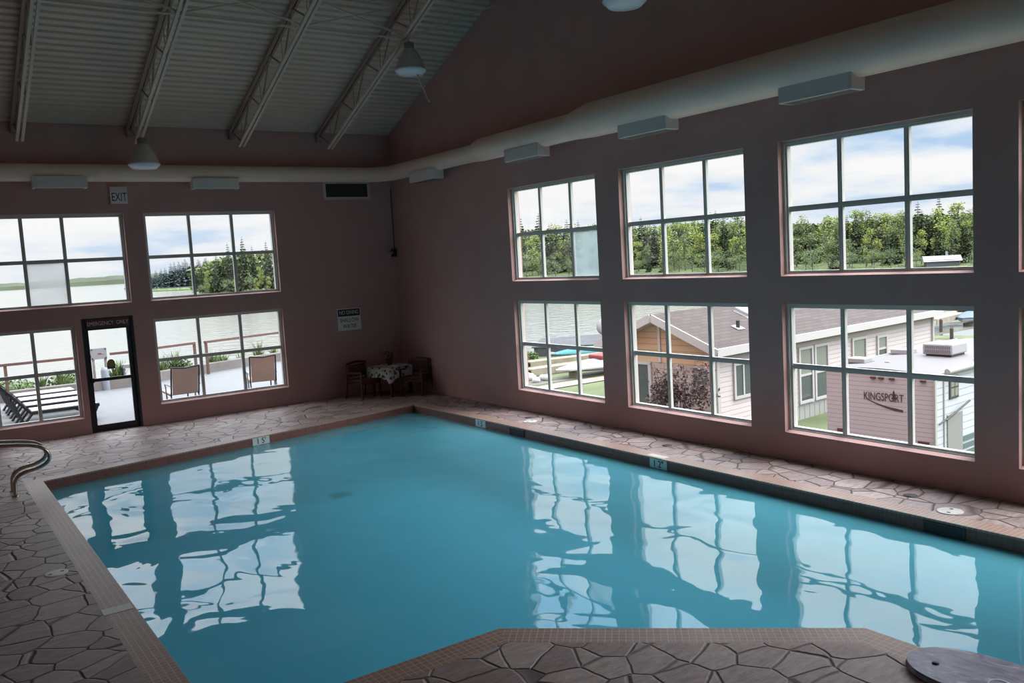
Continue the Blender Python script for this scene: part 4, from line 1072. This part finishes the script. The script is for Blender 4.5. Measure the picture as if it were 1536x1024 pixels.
boat('small boat under a teal tarp beyond the wooden docks', (14.9, 13.95, GZ + .10), -.36, 3.0, 1.1, .20, 'tarp_teal', .22)
def dock(label, a, b_, w, zt, m_='dock_wood'):
    d_ = thing('dock', label, 'dock', (a[0], a[1], GZ), math.atan2(b_[1] - a[1], b_[0] - a[0])); L = math.hypot(b_[0] - a[0], b_[1] - a[1])
    m = MB(); k = 0
    while k * .2 < L: m.box(k * .2, -w / 2, zt - .05, k * .2 + .185, w / 2, zt); k += 1
    m.build('decking', m_, d_)
    m = MB(); m.box(0, -w / 2 - .06, zt - .28, L, -w / 2, zt + .01); m.box(0, w / 2, zt - .28, L, w / 2 + .06, zt + .01); m.build('side_beam', m_, d_)
dock('pale wooden dock section lying on the grass nearest the grey covered boat', (11.2, 10.7), (15.6, 10.4), .6, .30)
dock('pale wooden dock section behind the other, in front of the teal boat', (12.8, 12.9), (17.4, 12.2), .6, .28)
st = thing('boat_shelter', 'low boat shelter with a blue grey roof at the lake edge', 'shelter', (15.4, 16.1, GZ), -.866)
m = MB(); m.add([(0, 0, .42), (6.5, 0, .50), (6.5, 2.2, .88), (0, 2.2, .62), (0, 0, .48), (6.5, 0, .56), (6.5, 2.2, .94), (0, 2.2, .68)], [(0, 1, 2, 3), (7, 6, 5, 4), (0, 4, 5, 1), (1, 5, 6, 2), (2, 6, 7, 3), (3, 7, 4, 0)]); m.build('roof', 'dock_roof', st)
for x in (.2, 3.2, 6.3):
    for y, h in ((.1, .45), (2.1, .7)):
        m = MB(); m.bar((x, y, -.05), (x, y, h), .1, .1, (1, 0, 0)); m.build('post', 'dock_wood', st)
m = MB(); m.face([(.1, .05, 0), (6.4, .05, 0), (6.4, .05, .50), (.1, .05, .43)]); m.build('side_wall', 'dock_roof', st)
wb = thing('storage_box', 'white storage box at the left end of the boat shelter', 'box', (14.0, 15.1, GZ), -.866)
m = MB(); m.box(-.24, -.24, 0, .24, .24, .42); m.build('body', 'boat_hull', wb, bevel=.02)
m = MB(); m.box(-.26, -.26, .42, .26, .26, .47); m.build('lid', 'boat_hull', wb, bevel=.02)
for k in range(12):
    m = MB(); r = random.uniform(.14, .30); m.ball((0, 0, 0), (r, r * .9, r * .7), 8, 5, .14)
    tag(m.build('boulder', 'rock', None, (9.9 + random.uniform(-.7, 1.2), 9.6 + random.uniform(-.8, .8), GZ + r * .4)), 'pale boulder in the rock pile left of the grey covered boat', 'boulder', 'pale boulders beside the boats')
bush('dark leafy bush beside the teal boat at the left of the window', (13.6, 13.7, GZ), (.38, .38, .36), 500, .06)
bush('leafy bush at the shore left of the boat shelter', (14.3, 16.4, GZ + .2), (.4, .4, .5), 300, .09)
# far right marina scraps
dock('long brown dock on the far water above the trailer roof', (33.6, 6.4), (38.6, 7.2), .9, .5)
dock('orange boarded dock at the right end of the far water', (38.0, 6.6), (46, 7.6), 1.0, .75, 'orange_wood')
boat('blue boat moored at the orange dock', (36.0, 5.85, GZ - .1), .12, 4.0, 1.5, .45, 'blue_plastic', .3)
def pile(label, x, y, h):
    m = MB(); m.tube([(0, 0, -.3), (0, 0, h)], .08, 10); m.lathe([(.08, h), (.001, h + .08)], n=10)
    tag(m.build('mooring_post', 'twig', None, (x, y, GZ)), label, 'post', 'mooring posts')
pile('thick dark mooring post standing behind the air conditioner', 29.7, 3.0, .5)
pile('dark mooring post beside the end wall of the cottage', 33.5, 5.6, .5)

# distant cabin
cb = thing('cabin', 'distant cabin with a pale roof at the forest edge', 'cabin', (118.5, 52.5, -2.4), -.95)
m = MB(); m.box(-2.2, -1.8, 0, 2.2, 1.8, 1.3); m.build('wall', 'cabin_wall', cb)
m = MB(); m.add([(-2.6, -2.2, 1.1), (2.6, -2.2, 1.1), (2.6, 0, 1.9), (-2.6, 0, 1.9), (2.6, 2.2, 1.1), (-2.6, 2.2, 1.1)], [(0, 1, 2, 3), (3, 2, 4, 5), (0, 3, 5), (1, 4, 2)]); m.build('roof', 'cabin_roof', cb)
m = MB(); m.box(.6, .1, 1.7, .9, .4, 2.5); m.build('chimney', 'cabin_roof', cb)

# ------------------------------------------------------------------ trees
def spruce_mesh(seed, nm, mt):
    random.seed(seed); m = MB(); m.cur = 1
    m.tube([(0, 0, 0), (0, 0, .98)], [.014, .002], 5, cap=False); m.cur = 0
    levels = 22
    for i in range(levels):
        t = i / (levels - 1); z = .10 + .88 * t; L = (.17 * (1 - t) ** .85 + .012) * random.uniform(.75, 1.2); nb = 7 if t < .8 else 5; off = random.uniform(0, 6)
        for k in range(nb):
            a = off + 2 * PI * k / nb + random.uniform(-.25, .25); l = L * random.uniform(.7, 1.2); dv = Vector((math.cos(a), math.sin(a), 0)); sd = Vector((-math.sin(a), math.cos(a), 0)) * l * .38
            r = Vector((0, 0, z)); tip = r + dv * l + Vector((0, 0, -l * .35)); mid = r + dv * l * .55 + Vector((0, 0, -l * .05))
            m.face([r, mid - sd, tip, mid + sd]); low = mid + Vector((0, 0, -l * .45)); m.face([r, tip, low])
    o = m.build(nm, [mt, 'bark']); return o
def leafy_mesh(seed, nm, mt, wide=.2, base=.18):
    random.seed(seed); m = MB(); m.cur = 1; m.tube([(0, 0, 0), (0, 0, .7)], [.016, .006], 5, cap=False)
    cl = []
    for k in range(16):
        z = random.uniform(base, .93); t = (z - base) / (1 - base); w = wide * (1 - abs(2 * t - .8) ** 2 * .55); a = random.uniform(0, 6.28); r = w * random.uniform(.2, .75)
        cl.append((r * math.cos(a), r * math.sin(a), z)); m.tube([(0, 0, z * .7), cl[-1]], [.006, .003], 4, cap=False)
    m.cur = 0
    for c in cl: leafball(m, c, (wide * .45, wide * .45, .10), 70, .017)
    return m.build(nm, [mt, 'bark'])
protos = {'spruce': [spruce_mesh(s_, 'spruce_tree', 'spruce') for s_ in range(5)], 'aspen': [leafy_mesh(20 + s_, 'leafy_tree', 'aspen', .2) for s_ in range(3)],
          'olive': [leafy_mesh(30 + s_, 'leafy_tree', 'aspen_dull', .22) for s_ in range(3)], 'willow': [leafy_mesh(40 + s_, 'leafy_tree', 'willow', .45, .02) for s_ in range(2)],
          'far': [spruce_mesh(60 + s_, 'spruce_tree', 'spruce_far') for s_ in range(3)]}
used = set()
def tree(kind, i, x, y, z, h, fat, label, cat, group):
    p = protos[kind][i % len(protos[kind])]
    if (kind, i % len(protos[kind])) in used:
        p = p.copy(); COL.objects.link(p)
    used.add((kind, i % len(protos[kind])))
    p.location = (x, y, z); p.scale = (h * fat, h * fat, h); p.rotation_euler = (0, 0, i * 2.399)
    tag(p, label, cat, group)
random.seed(11)
CAM = Vector((-9.38563, -18.140874, 2.8831))
BASE = [(700, (104, 168)), (740, (108.4, 158.8)), (900, (125.1, 138.6)), (1060, (119.3, 99.9)), (1250, (113.3, 67.5)), (1420, (116.5, 50.6)), (1580, (120.7, 37.9)), (1700, (124, 27))]
def base_at(t):
    for (ta, a), (tb, b_) in zip(BASE, BASE[1:]):
        if ta <= t <= tb:
            f_ = (t - ta) / (tb - ta); return Vector((a[0] + (b_[0] - a[0]) * f_, a[1] + (b_[1] - a[1]) * f_, 0))
k = 0
RF = {'spruce': ('dark pointed spruce in the forest across the water outside the right hand windows', 'spruce tree', 'spruces in the forest across the water'),
      'aspen': ('bright spring-green leafy tree in the forest across the water', 'leafy tree', 'bright leafy trees in the forest across the water'),
      'olive': ('olive-green leafy tree in the forest across the water', 'leafy tree', 'olive leafy trees in the forest across the water'),
      'willow': ('low spreading grey-green tree along the far water edge', 'leafy tree', 'low trees along the far water edge')}
for row, (off, zr_, n_) in enumerate(((1, 0, 64), (7, .3, 50), (15, .9, 52), (24, 1.6, 54))):
    for i in range(n_):
        t = 715 + (1640 - 715) * (i + random.uniform(.1, .9)) / n_
        b_ = base_at(t); out = (b_ - Vector((CAM.x, CAM.y, 0))).normalized(); p = b_ + out * (off + random.uniform(-2, 2)); far = max(0, min(1, (960 - t) / 160))
        rnd = random.random()
        if row == 0: kd = 'willow' if rnd < .75 - .6 * far else ('olive' if rnd < .92 else 'spruce')
        elif row == 1: kd = 'aspen' if rnd < .45 else ('olive' if rnd < .75 else 'spruce')
        else: kd = 'spruce' if rnd < .42 + .3 * far else ('aspen' if rnd < .75 else 'olive')
        h = {0: random.uniform(3.0, 5), 1: random.uniform(5.5, 8.5), 2: random.uniform(7.5, 10.5), 3: random.uniform(8.5, 11)}[row]
        if kd == 'spruce': h *= random.uniform(1.0, 1.25)
        h *= (1 + .32 * far) * (1 - .21 * max(0, min(1, (t - 1080) / 120)))
        if 1380 < t < 1460 and row == 0: continue
        tree(kd, k, p.x, p.y, -2.2 + zr_ * (1 - .3 * far), h, random.uniform(1.0, 1.45), *RF[kd]); k += 1
# wooded point at the left
PL = {'spruce': ('tall thin spruce on the wooded point across the bay', 'spruce tree', 'spruces on the wooded point'), 'aspen': ('bright leafy tree on the wooded point across the bay', 'leafy tree', 'bright leafy trees on the wooded point'),
      'olive': ('olive leafy tree on the wooded point across the bay', 'leafy tree', 'olive leafy trees on the wooded point'), 'willow': ('low waterside tree on the wooded point across the bay', 'leafy tree', 'low trees on the wooded point')}
for row, (off, n_) in enumerate(((0, 11), (7, 13), (14, 14))):
    for i in range(n_):
        f_ = (i + random.uniform(.1, .9)) / n_; x = 50.5 + 18 * f_; y = 209 - 48 * f_; out = Vector((x - CAM.x, y - CAM.y, 0)).normalized()
        rnd = random.random(); kd = ('willow' if rnd < .4 else 'aspen' if rnd < .8 else 'olive') if row == 0 else ('spruce' if rnd < .82 else 'aspen')
        ramp = min(1, .55 + f_ * 1.6); h = (random.uniform(3.5, 5.5) if row == 0 else random.uniform(9.5, 14) if kd == 'spruce' else random.uniform(6, 8)) * ramp
        tree(kd, k, x + out.x * off, y + out.y * off, -2.2 + row * .4, h, .8 if kd == 'spruce' else 1.1, *PL[kd]); k += 1
# darker conifers on the next headland
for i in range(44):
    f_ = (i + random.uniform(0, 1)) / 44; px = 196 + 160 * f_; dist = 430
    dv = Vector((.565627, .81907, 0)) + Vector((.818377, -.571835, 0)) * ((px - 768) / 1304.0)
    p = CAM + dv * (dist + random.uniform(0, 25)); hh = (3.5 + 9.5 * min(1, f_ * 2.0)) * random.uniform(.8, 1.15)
    tree('far', i, p.x, p.y, -2.2, hh, 1.6, 'haze-blue conifer on the far headland behind the wooded point', 'conifer', 'haze-blue conifers on the far headland')
# dense woods behind the counted trees
def woods(name, pts, hlo, hhi, mt, label, leaf, n_):
    m = MB()
    for k_ in range(n_):
        f_ = random.random() * (len(pts) - 1); i = int(f_); f_ -= i; a, b_ = pts[i], pts[i + 1]
        x = a[0] + (b_[0] - a[0]) * f_ + random.uniform(-4, 4); y = a[1] + (b_[1] - a[1]) * f_ + random.uniform(-4, 4)
        h = (a[2] + (b_[2] - a[2]) * f_) * random.uniform(.1, 1.0); s_ = leaf * random.uniform(.5, 1.2)
        q = Matrix.Rotation(random.uniform(0, 6.28), 3, Vector((random.gauss(0, 1), random.gauss(0, 1), random.gauss(0, 1))).normalized()); c = Vector((x, y, -2.2 + h))
        m.face([c + q @ Vector(t_) for t_ in ((-s_, 0, 0), (0, -s_ * .7, 0), (s_, 0, 0), (0, s_ * .7, 0))])
    return tag(m.build(name, mt), label, 'forest', None, 'stuff')
wp = []
for t in range(700, 1700, 60):
    b_ = base_at(t); out = (b_ - Vector((CAM.x, CAM.y, 0))).normalized(); p = b_ + out * 32; wp.append((p.x, p.y, 10.5 * (1 + .2 * max(0, min(1, (960 - t) / 160))) * (1 - .22 * max(0, min(1, (t - 1080) / 120)))))
woods('forest_undergrowth', wp, 0, 1, 'forest', 'dense forest filling the gaps behind the trees across the water', .5, 30000)
woods('forest_undergrowth', [(58, 226, 7), (64, 212, 10), (78, 180, 11)], 0, 1, 'forest', 'dense woods filling the gaps on the wooded point', .7, 5000)
# far wooded shore
def shore(name, px0, px1, dist, hfun, mt, lab):
    m = MB(); prev = None
    for i in range(61):
        px = px0 + (px1 - px0) * i / 60; dv = Vector((.565627, .81907, 0)) + Vector((.818377, -.571835, 0)) * ((px - 768) / 1304.0)
        h = hfun(i / 60); row = [CAM + dv * dd for dd in (dist, dist + 10, dist + 60, dist + 160)]
        row = [Vector((p.x, p.y, -2.3 + z)) for p, z in zip(row, (0, h * .5, h * .9, h))]
        if prev:
            for k_ in range(3): m.face([prev[k_], row[k_], row[k_ + 1], prev[k_ + 1]], sm=True)
        prev = row
    struct(m.build(name, mt))
shore('hill', -260, 262, 1150, lambda f_: 11 + 1.2 * math.sin(f_ * 9) + .5 * math.sin(f_ * 61) + .4 * math.sin(f_ * 137), 'hill', '')
shore('hill', 222, 420, 460, lambda f_: (1.5 + 7.5 * min(1, f_ * 1.8)) * (1 + .05 * math.sin(f_ * 80)), 'spruce', '')
# reedy spit in the bay
m = MB()
for i in range(24):
    px = 236 + 62 * i / 24; dv = Vector((.565627, .81907, 0)) + Vector((.818377, -.571835, 0)) * ((px - 768) / 1304.0); p = CAM + dv * (330 - i * .6)
    m.ball((p.x, p.y, -2.1), (1.4, 2.2, .8), 7, 4, .2)
tag(m.build('reed_bed', 'blade'), 'low reed bed on the water in front of the far headland', 'reeds', None, 'stuff')
# ground under the forest
m = MB(); prev = None
for t in range(700, 1701, 50):
    b_ = base_at(t); out = (b_ - Vector((CAM.x, CAM.y, 0))).normalized(); row = [b_ + out * q for q in (-4, 20, 60, 300)]; row = [Vector((p.x, p.y, z)) for p, z in zip(row, (-2.25, -1.2, 1.5, 6))]
    if prev:
        for k_ in range(3): m.face([prev[k_], row[k_], row[k_ + 1], prev[k_ + 1]])
    prev = row
struct(m.build('forest_ground', 'forest'))
m = MB(); m.face([(48, 214, -2.14), (80, 150, -2.14), (140, 190, -.5), (90, 260, -.5)]); struct(m.build('point_ground', 'forest'))

# ------------------------------------------------------------------ sky and light
w = bpy.data.worlds.new('Sky'); SC.world = w; w.use_nodes = True; nt = w.node_tree; nt.nodes.clear()
out = N(nt, 'ShaderNodeOutputWorld'); bg = N(nt, 'ShaderNodeBackground'); tc = N(nt, 'ShaderNodeTexCoord'); sx = N(nt, 'ShaderNodeSeparateXYZ')
nt.links.new(tc.outputs['Generated'], sx.inputs[0])
zc = N(nt, 'ShaderNodeMath', operation='MAXIMUM'); zc.inputs[1].default_value = 0; nt.links.new(sx.outputs['Z'], zc.inputs[0])
za = N(nt, 'ShaderNodeMath', operation='ADD'); za.inputs[1].default_value = .16; nt.links.new(zc.outputs[0], za.inputs[0])
dx = N(nt, 'ShaderNodeMath', operation='DIVIDE'); dy = N(nt, 'ShaderNodeMath', operation='DIVIDE')
nt.links.new(sx.outputs['X'], dx.inputs[0]); nt.links.new(za.outputs[0], dx.inputs[1]); nt.links.new(sx.outputs['Y'], dy.inputs[0]); nt.links.new(za.outputs[0], dy.inputs[1])
cb_ = N(nt, 'ShaderNodeCombineXYZ'); nt.links.new(dx.outputs[0], cb_.inputs['X']); nt.links.new(dy.outputs[0], cb_.inputs['Y'])
nz = N(nt, 'ShaderNodeTexNoise'); nz.inputs['Scale'].default_value = 1.25; nz.inputs['Detail'].default_value = 7; nz.inputs['Roughness'].default_value = .52
nt.links.new(cb_.outputs[0], nz.inputs['Vector'])
rp = N(nt, 'ShaderNodeValToRGB'); e = rp.color_ramp.elements
e[0].position = .37; e[0].color = (.48, .67, .92, 1); e[1].position = .58; e[1].color = (1.0, 1.0, 1.0, 1)
k1 = e.new(.44); k1.color = (.74, .85, .97, 1); k2 = e.new(.50); k2.color = (.90, .93, .965, 1)
nt.links.new(nz.outputs['Fac'], rp.inputs['Fac'])
hz = N(nt, 'ShaderNodeMapRange'); hz.inputs['From Min'].default_value = .0; hz.inputs['From Max'].default_value = .09; hz.inputs['To Min'].default_value = .6; hz.inputs['To Max'].default_value = 0
nt.links.new(zc.outputs[0], hz.inputs['Value'])
mxh = N(nt, 'ShaderNodeMixRGB'); mxh.inputs['Color2'].default_value = (.90, .94, .97, 1); nt.links.new(hz.outputs[0], mxh.inputs['Fac']); nt.links.new(rp.outputs['Color'], mxh.inputs['Color1'])
# overcast skies brighten towards the zenith
br = N(nt, 'ShaderNodeMapRange', interpolation_type='SMOOTHSTEP'); br.inputs['From Min'].default_value = .13; br.inputs['From Max'].default_value = .52; br.inputs['To Min'].default_value = 1.0; br.inputs['To Max'].default_value = 4.2
nt.links.new(zc.outputs[0], br.inputs['Value'])
# veiled sun glow high above the windows side
dt = N(nt, 'ShaderNodeVectorMath', operation='DOT_PRODUCT'); dt.inputs[1].default_value = Vector((.62, -.30, .78)).normalized(); nt.links.new(tc.outputs['Generated'], dt.inputs[0])
gl = N(nt, 'ShaderNodeMapRange', interpolation_type='SMOOTHSTEP'); gl.inputs['From Min'].default_value = .72; gl.inputs['From Max'].default_value = 1; gl.inputs['To Min'].default_value = 0; gl.inputs['To Max'].default_value = 8.5
nt.links.new(dt.outputs['Value'], gl.inputs['Value'])
ad = N(nt, 'ShaderNodeMath', operation='ADD'); nt.links.new(br.outputs[0], ad.inputs[0]); nt.links.new(gl.outputs[0], ad.inputs[1]); br = ad
mu = N(nt, 'ShaderNodeVectorMath', operation='SCALE'); nt.links.new(mxh.outputs['Color'], mu.inputs[0]); nt.links.new(br.outputs[0], mu.inputs['Scale'])
nt.links.new(mu.outputs[0], bg.inputs['Color']); bg.inputs['Strength'].default_value = 1.0
nt.links.new(bg.outputs[0], out.inputs['Surface'])

# ------------------------------------------------------------------ camera
cd = bpy.data.cameras.new('Camera'); cam = bpy.data.objects.new('Camera', cd); COL.objects.link(cam)
r_ = Vector((.818377, -.571835, -.057135)); u_ = Vector((.101617, .046136, .993753)); f_ = Vector((.565627, .81907, -.095864))
mw = Matrix.Identity(4)
for i in range(3): mw[i][0] = r_[i]; mw[i][1] = u_[i]; mw[i][2] = -f_[i]; mw[i][3] = CAM[i]
cam.matrix_world = mw; cd.lens = 30.561; cd.sensor_width = 36; cd.clip_end = 6000; cd.clip_start = .05
SC.camera = cam
SC.view_settings.view_transform = 'Standard'; SC.view_settings.look = 'None'; SC.view_settings.exposure = 0; SC.view_settings.gamma = 1; SC.view_settings.use_curve_mapping = False
SC.cycles.use_denoising = True
SC.cycles.max_bounces = 10; SC.cycles.diffuse_bounces = 6; SC.cycles.transparent_max_bounces = 16; SC.cycles.caustics_reflective = False
